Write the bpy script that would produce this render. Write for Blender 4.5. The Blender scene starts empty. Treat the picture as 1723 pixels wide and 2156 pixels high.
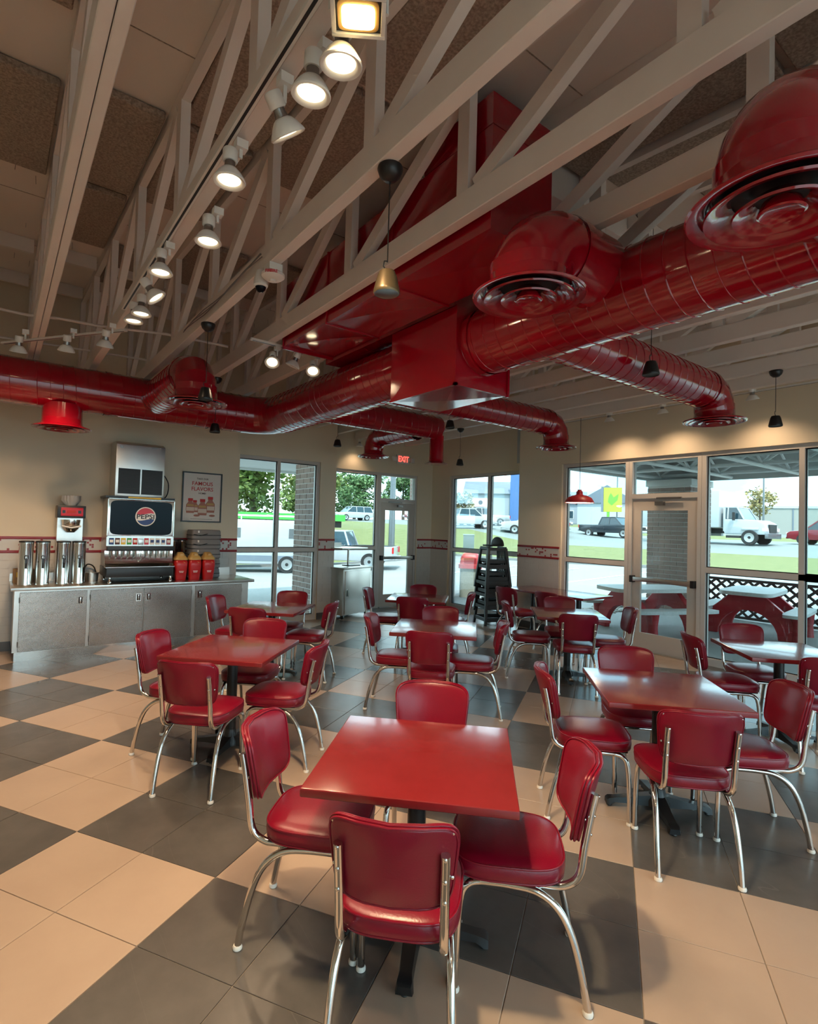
import bpy, bmesh, math, random
from mathutils import Vector, Matrix
random.seed(7)
SC = bpy.context.scene
COL = SC.collection
PI = math.pi
S2 = math.sqrt(.5)

# ------------------------------------------------------------------ camera, world, sun, exposure
cam_d = bpy.data.cameras.new('camera')
cam = bpy.data.objects.new('camera', cam_d); COL.objects.link(cam)
r_ = Vector((0.80576567, -0.59153084, 0.02886073)); d_ = Vector((0.04000341, 0.00574141, -0.99918305)); f_ = Vector((0.59088189, 0.80626193, 0.02828948))
cam.matrix_world = Matrix(((r_.x, -d_.x, -f_.x, 0), (r_.y, -d_.y, -f_.y, 0), (r_.z, -d_.z, -f_.z, 1.67), (0, 0, 0, 1)))
cam_d.sensor_fit = 'HORIZONTAL'; cam_d.sensor_width = 36
cam_d.lens = 1142.97 / 1723 * 36
cam_d.shift_x = (861.5 - 831.12) / 1723; cam_d.shift_y = (1074.96 - 1078) / 1723
cam_d.clip_start = .05; cam_d.clip_end = 500
SC.camera = cam
SC.view_settings.view_transform = 'Standard'; SC.view_settings.look = 'None'
SC.view_settings.gamma = 1; SC.view_settings.use_curve_mapping = False
SC.view_settings.exposure = 0.92
CY = SC.cycles
CY.max_bounces = 6; CY.diffuse_bounces = 4; CY.glossy_bounces = 3; CY.transmission_bounces = 4; CY.transparent_max_bounces = 8
CY.use_adaptive_sampling = True; CY.adaptive_threshold = .10; CY.adaptive_min_samples = 16; CY.caustics_reflective = False; CY.caustics_refractive = False

W = bpy.data.worlds.new('sky'); SC.world = W; W.use_nodes = True
nt = W.node_tree; nt.nodes.clear()
out = nt.nodes.new('ShaderNodeOutputWorld'); bg = nt.nodes.new('ShaderNodeBackground')
tc = nt.nodes.new('ShaderNodeTexCoord'); mp = nt.nodes.new('ShaderNodeMapping'); mp.inputs['Scale'].default_value = (1, 1, 2.6)
nz = nt.nodes.new('ShaderNodeTexNoise'); nz.inputs['Scale'].default_value = 3.2; nz.inputs['Detail'].default_value = 7; nz.inputs['Roughness'].default_value = .55
rp = nt.nodes.new('ShaderNodeValToRGB')
rp.color_ramp.elements[0].position = .40; rp.color_ramp.elements[0].color = (.19, .42, .54, 1)
rp.color_ramp.elements[1].position = .58; rp.color_ramp.elements[1].color = (.58, .75, .80, 1)
for a, b in ((tc.outputs['Generated'], mp.inputs['Vector']), (mp.outputs['Vector'], nz.inputs['Vector']), (nz.outputs['Fac'], rp.inputs['Fac']), (rp.outputs['Color'], bg.inputs['Color']), (bg.outputs['Background'], out.inputs['Surface'])):
    nt.links.new(a, b)
bg.inputs['Strength'].default_value = 3.1

sd = bpy.data.lights.new('sun', 'SUN'); sd.energy = 3.0; sd.angle = .02; sd.color = (1, .95, .86)
sun = bpy.data.objects.new('sun', sd); COL.objects.link(sun)
sun.rotation_euler = Vector((.35, .5, -1.15)).to_track_quat('-Z', 'Y').to_euler()

LAMP_W = 22.0          # power of one track lamp
LAMP_C = (1.0, .70, .44)

# ------------------------------------------------------------------ materials
MATS = {}
def mat(name, col, rough=.5, metal=0.0, noise=None, bump=None, coat=0.0, emit=None, estr=0.0, alpha=1.0, spec=.5):
    """noise=(scale, amount, second colour) colour variation; bump=(scale, strength)"""
    m = bpy.data.materials.new(name); m.use_nodes = True
    t = m.node_tree; b = t.nodes['Principled BSDF']
    b.inputs['Base Color'].default_value = (*col, 1); b.inputs['Roughness'].default_value = rough; b.inputs['Metallic'].default_value = metal
    b.inputs['Coat Weight'].default_value = coat; b.inputs['Coat Roughness'].default_value = .08
    b.inputs['Specular IOR Level'].default_value = spec
    if emit: b.inputs['Emission Color'].default_value = (*emit, 1); b.inputs['Emission Strength'].default_value = estr
    if alpha < 1: b.inputs['Alpha'].default_value = alpha
    if noise or bump:
        tcn = t.nodes.new('ShaderNodeTexCoord')
    if noise:
        n = t.nodes.new('ShaderNodeTexNoise'); n.inputs['Scale'].default_value = noise[0]; n.inputs['Detail'].default_value = 5
        t.links.new(tcn.outputs['Object'], n.inputs['Vector'])
        r = t.nodes.new('ShaderNodeValToRGB'); r.color_ramp.elements[0].position = .5 - noise[1]; r.color_ramp.elements[1].position = .5 + noise[1]
        r.color_ramp.elements[0].color = (*col, 1); r.color_ramp.elements[1].color = (*noise[2], 1)
        t.links.new(n.outputs['Fac'], r.inputs['Fac']); t.links.new(r.outputs['Color'], b.inputs['Base Color'])
    if bump:
        n2 = t.nodes.new('ShaderNodeTexNoise'); n2.inputs['Scale'].default_value = bump[0]; n2.inputs['Detail'].default_value = 3
        t.links.new(tcn.outputs['Object'], n2.inputs['Vector'])
        bp = t.nodes.new('ShaderNodeBump'); bp.inputs['Strength'].default_value = bump[1]; bp.inputs['Distance'].default_value = .01
        t.links.new(n2.outputs['Fac'], bp.inputs['Height']); t.links.new(bp.outputs['Normal'], b.inputs['Normal'])
    MATS[name] = m
    return m

mat('wall_paint', (.80, .69, .52), .6, noise=(2.0, .25, (.78, .67, .505)), bump=(180, .05))
mat('wall_white_tile', (.66, .63, .58), .25)
mat('grout', (.30, .26, .22), .8)
mat('wall_grout', (.58, .55, .51), .8)
mat('red_trim', (.30, .02, .025), .3)
mat('mosaic_red', (.33, .03, .03), .3)
mat('ceiling_deck', (.86, .76, .68), .75, noise=(1.1, .3, (.80, .70, .62)), bump=(40, .08))
mat('timber_white', (.86, .78, .72), .5, noise=(5, .3, (.81, .73, .67)), bump=(30, .06))
mat('acoustic', (.50, .40, .32), .95, noise=(70, .14, (.30, .235, .185)), bump=(120, .7))
mat('duct_red', (.37, .002, .013), .14, coat=.8, noise=(1.5, .3, (.32, .002, .012)))
mat('vinyl_red', (.235, .003, .021), .30, bump=(160, .06), noise=(4, .3, (.20, .003, .018)))
mat('table_red', (.245, .021, .025), .17, coat=.4, noise=(6, .25, (.21, .016, .018)), bump=(350, .03))
mat('chrome', (.72, .70, .67), .10, 1.0)
mat('steel', (.68, .65, .61), .30, 1.0, noise=(3, .3, (.60, .57, .53)), bump=(60, .04))
mat('steel_dark', (.33, .32, .31), .35, 1.0)
mat('steel_bright', (.78, .76, .72), .13, 1.0)
mat('black', (.012, .012, .013), .35)
mat('black_matt', (.02, .02, .021), .7)
mat('black_rubber', (.015, .015, .015), .8)
mat('white_plastic', (.82, .79, .74), .35)
mat('glide_white', (.85, .80, .72), .4)
mat('frame_alu', (.62, .58, .54), .38, 0.0, spec=.6)
mat('door_paint', (.58, .52, .46), .45)
mat('gasket', (.02, .022, .024), .5)
mat('screen_black', (.004, .005, .009), .12, spec=.10)
mat('white', (.86, .85, .82), .4)
mat('logo_red', (.62, .012, .03), .3); mat('logo_blue', (.005, .02, .16), .3)
mat('yellow', (.80, .55, .06), .4)
mat('grey_plastic', (.20, .19, .19), .55)
mat('brown_plastic', (.016, .013, .012), .45)
mat('ketchup_red', (.50, .012, .014), .3); mat('tan_lid', (.52, .32, .10), .4)
mat('paper', (.80, .74, .68), .7); mat('print_red', (.55, .03, .03), .6); mat('print_brown', (.42, .17, .12), .6); mat('print_dark', (.10, .05, .045), .6); mat('print_cream', (.72, .60, .50), .6)
mat('cardboard', (.36, .22, .11), .8)
mat('brass_cone', (.20, .15, .08), .35, .6)
mat('lamp_emit', (1, .9, .7), .4, emit=(1, .84, .52), estr=2.6)
mat('flood_emit', (1, .9, .6), .4, emit=(1, .74, .30), estr=6)
mat('exit_emit', (.9, .05, .04), .4, emit=(1, .07, .05), estr=1.6)
mat('lamp_in', (.9, .8, .6), .4, emit=(1, .75, .4), estr=2.0)
mat('concrete', (.26, .26, .255), .8, noise=(.35, .3, (.22, .225, .22)), bump=(30, .1))
mat('asphalt', (.19, .215, .21), .85, noise=(.3, .3, (.165, .19, .185)))
mat('grass', (.115, .135, .038), .9, noise=(2.5, .2, (.165, .175, .06)), bump=(25, .5))
mat('stone', (.42, .40, .36), .8, noise=(9, .3, (.28, .26, .24)))
mat('brick', (.27, .185, .155), .8, noise=(3.5, .25, (.18, .125, .105)), bump=(60, .2))
mat('mortar', (.55, .53, .50), .9)
mat('limestone', (.52, .52, .50), .8)
mat('car_white', (.42, .44, .46), .18, coat=.5); mat('car_silver', (.5, .52, .54), .25, .5); mat('car_dark', (.02, .026, .034), .2, coat=.5)
mat('car_red', (.22, .012, .02), .22, coat=.5); mat('car_grey', (.16, .17, .18), .25, .4)
mat('car_glass', (.02, .045, .06), .05, coat=.3)
mat('tyre', (.02, .02, .02), .8); mat('rim', (.45, .46, .47), .3, .8); mat('tail_red', (.5, .01, .01), .3)
mat('bldg_grey', (.33, .37, .41), .7); mat('bldg_blue', (.07, .16, .38), .6); mat('bldg_roof', (.15, .18, .22), .7); mat('bldg_white', (.45, .49, .53), .7); mat('bldg_tan', (.32, .32, .29), .8)
mat('sign_yellow', (.42, .42, .05), .5); mat('sign_green', (.15, .5, .05), .5)
mat('leaf', (.085, .15, .03), .7, noise=(.9, .3, (.20, .24, .07))); mat('leaf_dark', (.07, .14, .045), .7, noise=(.9, .3, (.13, .22, .08))); mat('leaf_dry', (.30, .24, .10), .8)
mat('bark', (.10, .075, .055), .9)
mat('canopy_white', (.55, .56, .55), .6); mat('steel_white', (.70, .72, .72), .5)
mat('picnic_red', (.42, .02, .03), .4, noise=(5, .3, (.34, .016, .024)), bump=(30, .1)); mat('picnic_top', (.62, .64, .64), .5, noise=(30, .2, (.50, .52, .52)))
mat('lattice', (.045, .032, .028), .7); mat('trash_stone', (.36, .36, .30), .9, noise=(60, .15, (.22, .22, .18)))
mat('trash_red', (.55, .06, .07), .4)
mat('green_paint', (.06, .36, .06), .5)

def glass_mat():
    m = bpy.data.materials.new('window_glass'); m.use_nodes = True; t = m.node_tree; t.nodes.clear()
    o = t.nodes.new('ShaderNodeOutputMaterial'); mx = t.nodes.new('ShaderNodeMixShader'); tr = t.nodes.new('ShaderNodeBsdfTransparent'); gl = t.nodes.new('ShaderNodeBsdfGlossy')
    fr = t.nodes.new('ShaderNodeFresnel'); fr.inputs['IOR'].default_value = 1.35
    tr.inputs['Color'].default_value = (.93, .97, .97, 1); gl.inputs['Roughness'].default_value = .01; gl.inputs['Color'].default_value = (.9, .95, 1, 1)
    t.links.new(fr.outputs[0], mx.inputs[0]); t.links.new(tr.outputs[0], mx.inputs[1]); t.links.new(gl.outputs[0], mx.inputs[2]); t.links.new(mx.outputs[0], o.inputs[0])
    MATS['glass'] = m
glass_mat()

def tile_mat(name, c1, c2, rough, scratch):
    m = bpy.data.materials.new(name); m.use_nodes = True; t = m.node_tree; b = t.nodes['Principled BSDF']
    g = t.nodes.new('ShaderNodeNewGeometry')                       # world position: each tile its own marbling
    n = t.nodes.new('ShaderNodeTexNoise'); n.inputs['Scale'].default_value = 2.6; n.inputs['Detail'].default_value = 8; n.inputs['Roughness'].default_value = .62
    oi = t.nodes.new('ShaderNodeObjectInfo'); va = t.nodes.new('ShaderNodeVectorMath'); va.operation = 'ADD'
    mu = t.nodes.new('ShaderNodeMath'); mu.operation = 'MULTIPLY'; mu.inputs[1].default_value = 37
    t.links.new(oi.outputs['Random'], mu.inputs[0]); t.links.new(g.outputs['Position'], va.inputs[0]); t.links.new(mu.outputs[0], va.inputs[1])
    t.links.new(va.outputs[0], n.inputs['Vector'])
    r = t.nodes.new('ShaderNodeValToRGB'); r.color_ramp.elements[0].position = .3; r.color_ramp.elements[1].position = .7
    r.color_ramp.elements[0].color = (*c1, 1); r.color_ramp.elements[1].color = (*c2, 1)
    t.links.new(n.outputs['Fac'], r.inputs['Fac'])
    wv = t.nodes.new('ShaderNodeTexNoise'); wv.inputs['Scale'].default_value = 1.1; wv.inputs['Detail'].default_value = 1; wv.inputs['Distortion'].default_value = .2
    sm_ = t.nodes.new('ShaderNodeMapping'); sm_.inputs['Scale'].default_value = (2.6, .35, 1); sm_.inputs['Rotation'].default_value = (0, 0, .5)
    t.links.new(va.outputs[0], sm_.inputs['Vector']); t.links.new(sm_.outputs['Vector'], wv.inputs['Vector'])
    ab = t.nodes.new('ShaderNodeMath'); ab.operation = 'SUBTRACT'; ab.inputs[1].default_value = .5; t.links.new(wv.outputs['Fac'], ab.inputs[0])
    a2 = t.nodes.new('ShaderNodeMath'); a2.operation = 'ABSOLUTE'; t.links.new(ab.outputs[0], a2.inputs[0])
    lt = t.nodes.new('ShaderNodeMath'); lt.operation = 'LESS_THAN'; lt.inputs[1].default_value = .0009; t.links.new(a2.outputs[0], lt.inputs[0])
    m2 = t.nodes.new('ShaderNodeMath'); m2.operation = 'MULTIPLY'; m2.inputs[1].default_value = scratch; t.links.new(lt.outputs[0], m2.inputs[0])
    mx = t.nodes.new('ShaderNodeMix'); mx.data_type = 'RGBA'; mx.inputs['B'].default_value = (.42, .38, .34, 1)
    t.links.new(m2.outputs[0], mx.inputs['Factor']); t.links.new(r.outputs['Color'], mx.inputs['A']); t.links.new(mx.outputs['Result'], b.inputs['Base Color'])
    rr = t.nodes.new('ShaderNodeMapRange'); rr.inputs['To Min'].default_value = rough - .03; rr.inputs['To Max'].default_value = rough + .03
    b.inputs['Roughness'].default_value = rough
    MATS[name] = m
tile_mat('tile_light', (.52, .40, .31), (.465, .35, .27), .30, .0)
tile_mat('tile_dark', (.092, .086, .081), (.135, .123, .115), .27, .07)

def swirl_mat():
    """engine-turned stainless steel of the counter doors"""
    m = bpy.data.materials.new('steel_swirl'); m.use_nodes = True; t = m.node_tree; b = t.nodes['Principled BSDF']
    b.inputs['Base Color'].default_value = (.42, .37, .335, 1); b.inputs['Metallic'].default_value = 1
    tcn = t.nodes.new('ShaderNodeTexCoord'); v = t.nodes.new('ShaderNodeTexVoronoi'); v.inputs['Scale'].default_value = 12; v.inputs['Randomness'].default_value = .25
    w = t.nodes.new('ShaderNodeMath'); w.operation = 'SINE'; s = t.nodes.new('ShaderNodeMath'); s.operation = 'MULTIPLY'; s.inputs[1].default_value = 46
    t.links.new(tcn.outputs['Object'], v.inputs['Vector']); t.links.new(v.outputs['Distance'], s.inputs[0]); t.links.new(s.outputs[0], w.inputs[0])
    mr = t.nodes.new('ShaderNodeMapRange'); mr.inputs['From Min'].default_value = -1; mr.inputs['To Min'].default_value = .25; mr.inputs['To Max'].default_value = .31
    t.links.new(w.outputs[0], mr.inputs['Value']); t.links.new(mr.outputs['Result'], b.inputs['Roughness'])
    n = t.nodes.new('ShaderNodeTexNoise'); n.inputs['Scale'].default_value = 5; n.inputs['Detail'].default_value = 2; t.links.new(tcn.outputs['Object'], n.inputs['Vector'])
    bp = t.nodes.new('ShaderNodeBump'); bp.inputs['Strength'].default_value = .12; bp.inputs['Distance'].default_value = .02
    t.links.new(n.outputs['Fac'], bp.inputs['Height']); t.links.new(bp.outputs['Normal'], b.inputs['Normal'])
    MATS['steel_swirl'] = m
swirl_mat()

# ------------------------------------------------------------------ mesh helpers
class MB:
    """collects boxes, prisms, tubes and lathes; build() links them as one mesh object"""
    def __init__(s): s.v = []; s.f = []
    def add(s, vs, fs):
        o = len(s.v); s.v += [tuple(p) for p in vs]; s.f += [tuple(i + o for i in q) for q in fs]; return s
    def box(s, x0, x1, y0, y1, z0, z1, M=None):
        vs = [Vector(p) for p in ((x0, y0, z0), (x1, y0, z0), (x1, y1, z0), (x0, y1, z0), (x0, y0, z1), (x1, y0, z1), (x1, y1, z1), (x0, y1, z1))]
        if M: vs = [M @ p for p in vs]
        return s.add(vs, ((3, 2, 1, 0), (4, 5, 6, 7), (0, 1, 5, 4), (1, 2, 6, 5), (2, 3, 7, 6), (3, 0, 4, 7)))
    def bar(s, p, q, w, h, up=(0, 0, 1)):
        """rectangular bar from p to q, w across, h along up"""
        p = Vector(p); q = Vector(q); d = (q - p).normalized(); sd_ = d.cross(Vector(up)).normalized(); u = sd_.cross(d)
        vs = []
        for c in (p, q):
            for a, b in ((-1, -1), (1, -1), (1, 1), (-1, 1)): vs.append(c + sd_ * (a * w / 2) + u * (b * h / 2))
        return s.add(vs, ((3, 2, 1, 0), (4, 5, 6, 7), (0, 1, 5, 4), (1, 2, 6, 5), (2, 3, 7, 6), (3, 0, 4, 7)))
    def prism(s, poly, z0, z1, M=None):
        n = len(poly); vs = [Vector((x, y, z0)) for x, y in poly] + [Vector((x, y, z1)) for x, y in poly]
        if M: vs = [M @ p for p in vs]
        return s.add(vs, [tuple(range(n - 1, -1, -1)), tuple(range(n, 2 * n))] + [(i, (i + 1) % n, (i + 1) % n + n, i + n) for i in range(n)])
    def tube(s, path, r, seg=12, closed=False, caps=True, flat=1.0):
        P = [Vector(p) for p in path]; n = len(P); rs = r if isinstance(r, (list, tuple)) else [r] * n
        T = []
        for i in range(n):
            a = P[i - 1] if (i > 0 or closed) else P[i]; b = P[(i + 1) % n] if (i < n - 1 or closed) else P[i]
            T.append((b - a).normalized())
        up = Vector((0, 0, 1)) if abs(T[0].z) < .9 else Vector((1, 0, 0))
        u = T[0].cross(up).normalized(); vs = []
        for i in range(n):
            u = (u - T[i] * u.dot(T[i])).normalized(); w = T[i].cross(u)
            k = 1.0
            if 0 < i < n - 1 or closed:      # mitre
                d1 = (P[i] - P[i - 1]).normalized(); k = 1 / max(.5, d1.dot(T[i]))
            for j in range(seg):
                a = 2 * PI * j / seg; vs.append(P[i] + (u * math.cos(a) + w * math.sin(a) * flat) * rs[i])
        fs = []
        m = n if closed else n - 1
        for i in range(m):
            for j in range(seg):
                a = i * seg + j; b = i * seg + (j + 1) % seg; c = ((i + 1) % n) * seg + (j + 1) % seg; d = ((i + 1) % n) * seg + j
                fs.append((a, b, c, d))
        if caps and not closed: fs += [tuple(range(seg - 1, -1, -1)), tuple((n - 1) * seg + j for j in range(seg))]
        return s.add(vs, fs)
    def lathe(s, prof, seg=24, c=(0, 0, 0), M=None, capb=True, capt=True):
        """prof: (radius, z) pairs from bottom to top"""
        vs = []; c = Vector(c)
        for r, z in prof:
            for j in range(seg):
                a = 2 * PI * j / seg; p = Vector((r * math.cos(a), r * math.sin(a), z))
                vs.append((M @ p if M else p) + c)
        fs = []
        for i in range(len(prof) - 1):
            for j in range(seg): fs.append((i * seg + j, i * seg + (j + 1) % seg, (i + 1) * seg + (j + 1) % seg, (i + 1) * seg + j))
        n = len(prof)
        if capb and prof[0][0] > 1e-5: fs.append(tuple(range(seg - 1, -1, -1)))
        if capt and prof[-1][0] > 1e-5: fs.append(tuple((n - 1) * seg + j for j in range(seg)))
        return s.add(vs, fs)
    def rings(s, rings, capb=True, capt=True):
        n = len(rings[0]); vs = [p for r in rings for p in r]; fs = []
        for i in range(len(rings) - 1):
            for j in range(n): fs.append((i * n + j, i * n + (j + 1) % n, (i + 1) * n + (j + 1) % n, (i + 1) * n + j))
        if capb: fs.append(tuple(range(n - 1, -1, -1)))
        if capt: fs.append(tuple((len(rings) - 1) * n + j for j in range(n)))
        return s.add(vs, fs)
    def mesh(s, name, smooth=None, bevel=0, bseg=2):
        me = bpy.data.meshes.new(name); me.from_pydata(s.v, [], s.f); me.validate()
        if bevel:
            bm = bmesh.new(); bm.from_mesh(me)
            bmesh.ops.bevel(bm, geom=[e for e in bm.edges if len(e.link_faces) == 2 and e.calc_face_angle(0) > .5], offset=bevel, segments=bseg, profile=.6, affect='EDGES')
            bm.to_mesh(me); bm.free()
            if smooth is None: smooth = 35
        if smooth:
            for p in me.polygons: p.use_smooth = True
            me.set_sharp_from_angle(angle=math.radians(smooth))
        me.update(); return me
    def build(s, name, m, parent=None, smooth=None, bevel=0, bseg=2, loc=None):
        return obj(name, s.mesh(name, smooth, bevel, bseg), m, parent, loc)

def obj(name, me, m, parent=None, loc=None):
    if m and not me.materials: me.materials.append(MATS[m])
    o = bpy.data.objects.new(name, me); COL.objects.link(o)
    if parent: o.parent = parent
    if loc is not None: o.location = loc
    return o
def tag(o, label, cat, group=None, kind=None):
    o['label'] = label; o['category'] = cat
    if group: o['group'] = group
    if kind: o['kind'] = kind
    return o
def thing(name, label, cat, loc=(0, 0, 0), rz=0, group=None, kind=None):
    o = bpy.data.objects.new(name, None); COL.objects.link(o); o.empty_display_size = .1
    o.location = loc; o.rotation_euler = (0, 0, rz)
    if kind == 'structure': o['kind'] = kind; o['label'] = label
    else: tag(o, label, cat, group, kind)
    return o
def struct(o, label=None):
    o['kind'] = 'structure'
    if label: o['label'] = label
    return o
def copy_tree(root, loc, rz, label=None):
    c = root.copy(); COL.objects.link(c); c.location = loc; c.rotation_euler = (0, 0, rz)
    if label: c['label'] = label
    def rec(o, p):
        for ch in list(o.children):
            k = ch.copy(); COL.objects.link(k); k.parent = p; rec(ch, k)
    kids = list(root.children)
    for ch in kids:
        k = ch.copy(); COL.objects.link(k); k.parent = c
        for g in list(ch.children):
            q = g.copy(); COL.objects.link(q); q.parent = k
    return c
def stuff(o): o['kind'] = 'stuff'; return o
def text(body, size, m, parent, M, name='lettering', bold=0.0, width=None, extrude=.0008):
    cu = bpy.data.curves.new(name, 'FONT'); cu.body = body; cu.size = size; cu.align_x = 'CENTER'; cu.align_y = 'CENTER'; cu.extrude = extrude; cu.offset = bold; cu.resolution_u = 3
    o = bpy.data.objects.new(name, cu); COL.objects.link(o)
    dg = bpy.context.evaluated_depsgraph_get(); me = bpy.data.meshes.new_from_object(o.evaluated_get(dg))
    bpy.data.objects.remove(o); bpy.data.curves.remove(cu)
    if width:
        xs = [v.co.x for v in me.vertices]; k = width / (max(xs) - min(xs))
        for v in me.vertices: v.co.x *= k
    me.transform(M); me.materials.clear(); me.materials.append(MATS[m])
    o = bpy.data.objects.new(name, me); COL.objects.link(o); o.parent = parent
    return o
def facing(nrm, loc):
    """matrix taking a text in the xy plane to a vertical face whose outward normal is nrm"""
    n = Vector(nrm).normalized(); x = Vector((0, 0, 1)).cross(n).normalized(); y = n.cross(x)
    return Matrix(((x.x, y.x, n.x, loc[0]), (x.y, y.y, n.y, loc[1]), (x.z, y.z, n.z, loc[2]), (0, 0, 0, 1)))
def selip(a, b, n, p=4.0, cx=0, cy=0):
    o = []
    for i in range(n):
        t = 2 * PI * i / n; c, s_ = math.cos(t), math.sin(t)
        o.append((cx + a * math.copysign(abs(c) ** (2 / p), c), cy + b * math.copysign(abs(s_) ** (2 / p), s_)))
    return o
def arc_pts(c, p0, p1, n):
    """quarter-ish arc about c from p0 to p1"""
    c = Vector(c); a = Vector(p0) - c; b = Vector(p1) - c; th = a.angle(b); o = []
    for i in range(n + 1):
        t = i / n; o.append(c + (a * math.sin((1 - t) * th) + b * math.sin(t * th)) / math.sin(th))
    return o

# ------------------------------------------------------------------ the room shell
def deck_z(y): return 4.02 + .066 * y
XR, XW3, YC, YW1, YD = 7.38, 7.65, 8.20, 8.45, 9.07      # inner wall faces
XA, XB = 3.01, 4.88                                        # where the back wall steps outwards
Y0, X0 = -3.6, -3.2
HD = 2.75                                                  # head of every window opening
TH = .2

def wall_x(name, xin, y0, y1, openings, label, out=1):
    """wall in a plane x = xin running along y; openings = (ya, yb, za, zb)"""
    m = MB(); xa, xb = (xin, xin + TH * out) if out > 0 else (xin - TH, xin)
    M = Matrix(((0, 0, 1, 0), (1, 0, 0, 0), (0, 1, 0, 0), (0, 0, 0, 1)))
    m.prism([(y0, HD), (y1, HD), (y1, deck_z(y1) + .05), (y0, deck_z(y0) + .05)], xa, xb, M)
    ys = sorted(openings); cur = y0
    for (ya, yb) in ys:
        if ya > cur + .001: m.box(xa, xb, cur, ya, -.3, HD)
        m.box(xa, xb, ya, yb, -.3, -.012); cur = yb
    if cur < y1 - .001: m.box(xa, xb, cur, y1, -.3, HD)
    o = m.build(name, 'wall_paint'); return struct(o, label)
def wall_y(name, yin, x0, x1, openings, label, out=1):
    m = MB(); ya, yb = (yin, yin + TH) if out > 0 else (yin - TH, yin)
    m.box(x0, x1, ya, yb, HD, deck_z(yin) + .05)
    cur = x0
    for (a, b) in sorted(openings):
        if a > cur + .001: m.box(cur, a, ya, yb, -.3, HD)
        m.box(a, b, ya, yb, -.3, -.012); cur = b
    if cur < x1 - .001: m.box(cur, x1, ya, yb, -.3, HD)
    o = m.build(name, 'wall_paint'); return struct(o, label)
w_right = wall_x('wall_right', XR, Y0, 6.39, [(-1.4, 5.50)], 'long beige wall with the glazed patio front')
w_bay = wall_x('wall_bay', XW3, 6.39, YD + TH, [(6.50, 8.50)], 'beige wall of the corner bay with a two-pane window')
w_jog = MB().box(XR + TH, XW3 + TH, 6.19, 6.39, -.3, deck_z(6.3)).build('wall_jog', 'wall_paint'); struct(w_jog)
w_counter = wall_y('wall_counter', YC, X0, XA, [], 'beige wall behind the drinks counter')
w_cj = MB().box(XA - TH, XA, YC + TH, YW1 + TH, -.3, deck_z(8.4)).build('wall_counter_return', 'wall_paint'); struct(w_cj)
w_window = wall_y('wall_window', YW1, XA, XB, [(XA + .02, 4.56)], 'beige wall holding the tall window beside the counter')
w_wj = MB().box(XB - TH, XB, YW1 + TH, YD + TH, -.3, deck_z(8.9)).build('wall_window_return', 'wall_paint'); struct(w_wj)
w_door = wall_y('wall_door', YD, XB, XW3, [(5.15, 7.24)], 'beige wall holding the left-hand glass door under the exit sign')
w_front = wall_y('wall_front', Y0, X0, XR + TH, [(-2.4, 6.6)], None, out=-1)
w_side = wall_x('wall_side', X0, Y0, YC, [], None, out=-1)

# roof deck over the trusses
m = MB()
for (xa, xb, ya, yb) in ((X0, XR + TH, Y0, 6.39), (X0, XW3 + TH, 6.39, YC + TH), (XA - TH, XW3 + TH, YC + TH, YD + TH)):
    vs = [(xa, ya, deck_z(ya)), (xb, ya, deck_z(ya)), (xb, yb, deck_z(yb)), (xa, yb, deck_z(yb))]
    vs += [(x, y, z + .08) for x, y, z in vs]
    m.add(vs, ((3, 2, 1, 0), (4, 5, 6, 7), (0, 1, 5, 4), (1, 2, 6, 5), (2, 3, 7, 6), (3, 0, 4, 7)))
ceiling = struct(m.build('ceiling', 'ceiling_deck'), 'pale painted plywood roof deck above the trusses')
# plywood joints and protruding nails of the deck
m = MB()
for k in range(-2, 8):
    y = .62 + k * 1.22
    if y < YC: m.box(X0, 7.5, y - .003, y + .003, deck_z(y) - .003, deck_z(y) + .01)
stuff(m.build('sheet_joint', 'acoustic', ceiling))
m = MB()
for k in range(90):
    x = random.uniform(-.6, 7); y = random.choice([1.3, 2.6, 3.15, 5.1, 6.4, 7.3]) + random.uniform(-.25, .25); z = deck_z(y)
    m.tube([(x, y, z + .01), (x + random.uniform(-.01, .01), y, z - random.uniform(.04, .07))], .0018, 5)
stuff(m.build('nail', 'steel_dark', ceiling))

# wainscot, mosaic band and base of each stretch of wall
def wainscot(parent, axis, plane, a0, a1, sgn, seed, tiles=True, base=True):
    """sgn: which side of the plane the room lies on"""
    R = random.Random(seed)
    def bx(m, a, b, z0, z1, t0, t1):
        p, q = sorted((plane + sgn * t0, plane + sgn * t1))
        if axis == 'x': m.box(p, q, a, b, z0, z1)
        else: m.box(a, b, p, q, z0, z1)
    m = MB(); bx(m, a0, a1, 0, 1.215, 0, .004); m.build('wainscot_bed', 'wall_grout', parent)
    m = MB(); L, Hh = .203, .1015; nz_ = 11; z = .115
    for r in range(nz_):
        off = 0 if r % 2 else L / 2; a = a0 - off
        while a < a1:
            p, q = max(a, a0) + .0012, min(a + L, a1) - .0012
            if q - p > .01: bx(m, p, q, z + .0012, z + .098, .002, .0075)
            a += L
        z += .0995
    stuff(m.build('wall_tile', 'wall_white_tile', parent, bevel=0))
    for z0, z1 in ((1.200, 1.234), (1.373, 1.407)):
        m = MB(); bx(m, a0, a1, z0, z1, 0, .014); m.build('band_strip', 'red_trim', parent, bevel=.004)
    m = MB(); bx(m, a0, a1, 1.232, 1.375, 0, .006); m.build('mosaic_field', 'wall_white_tile', parent)
    m = MB(); g = .0286
    n = int((a1 - a0) / g)
    for i in range(n):
        for j in range(5):
            if R.random() < .13: bx(m, a0 + i * g + .002, a0 + (i + 1) * g - .002, 1.232 + j * g + .002, 1.232 + (j + 1) * g - .002, .003, .0085)
    stuff(m.build('mosaic_tile', 'mosaic_red', parent))
    if base:
        m = MB(); bx(m, a0, a1, 0, .115, 0, .013); m.build('base_tile', 'tile_dark', parent)
wainscot(w_counter, 'y', YC, X0, XA, -1, 1)
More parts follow.
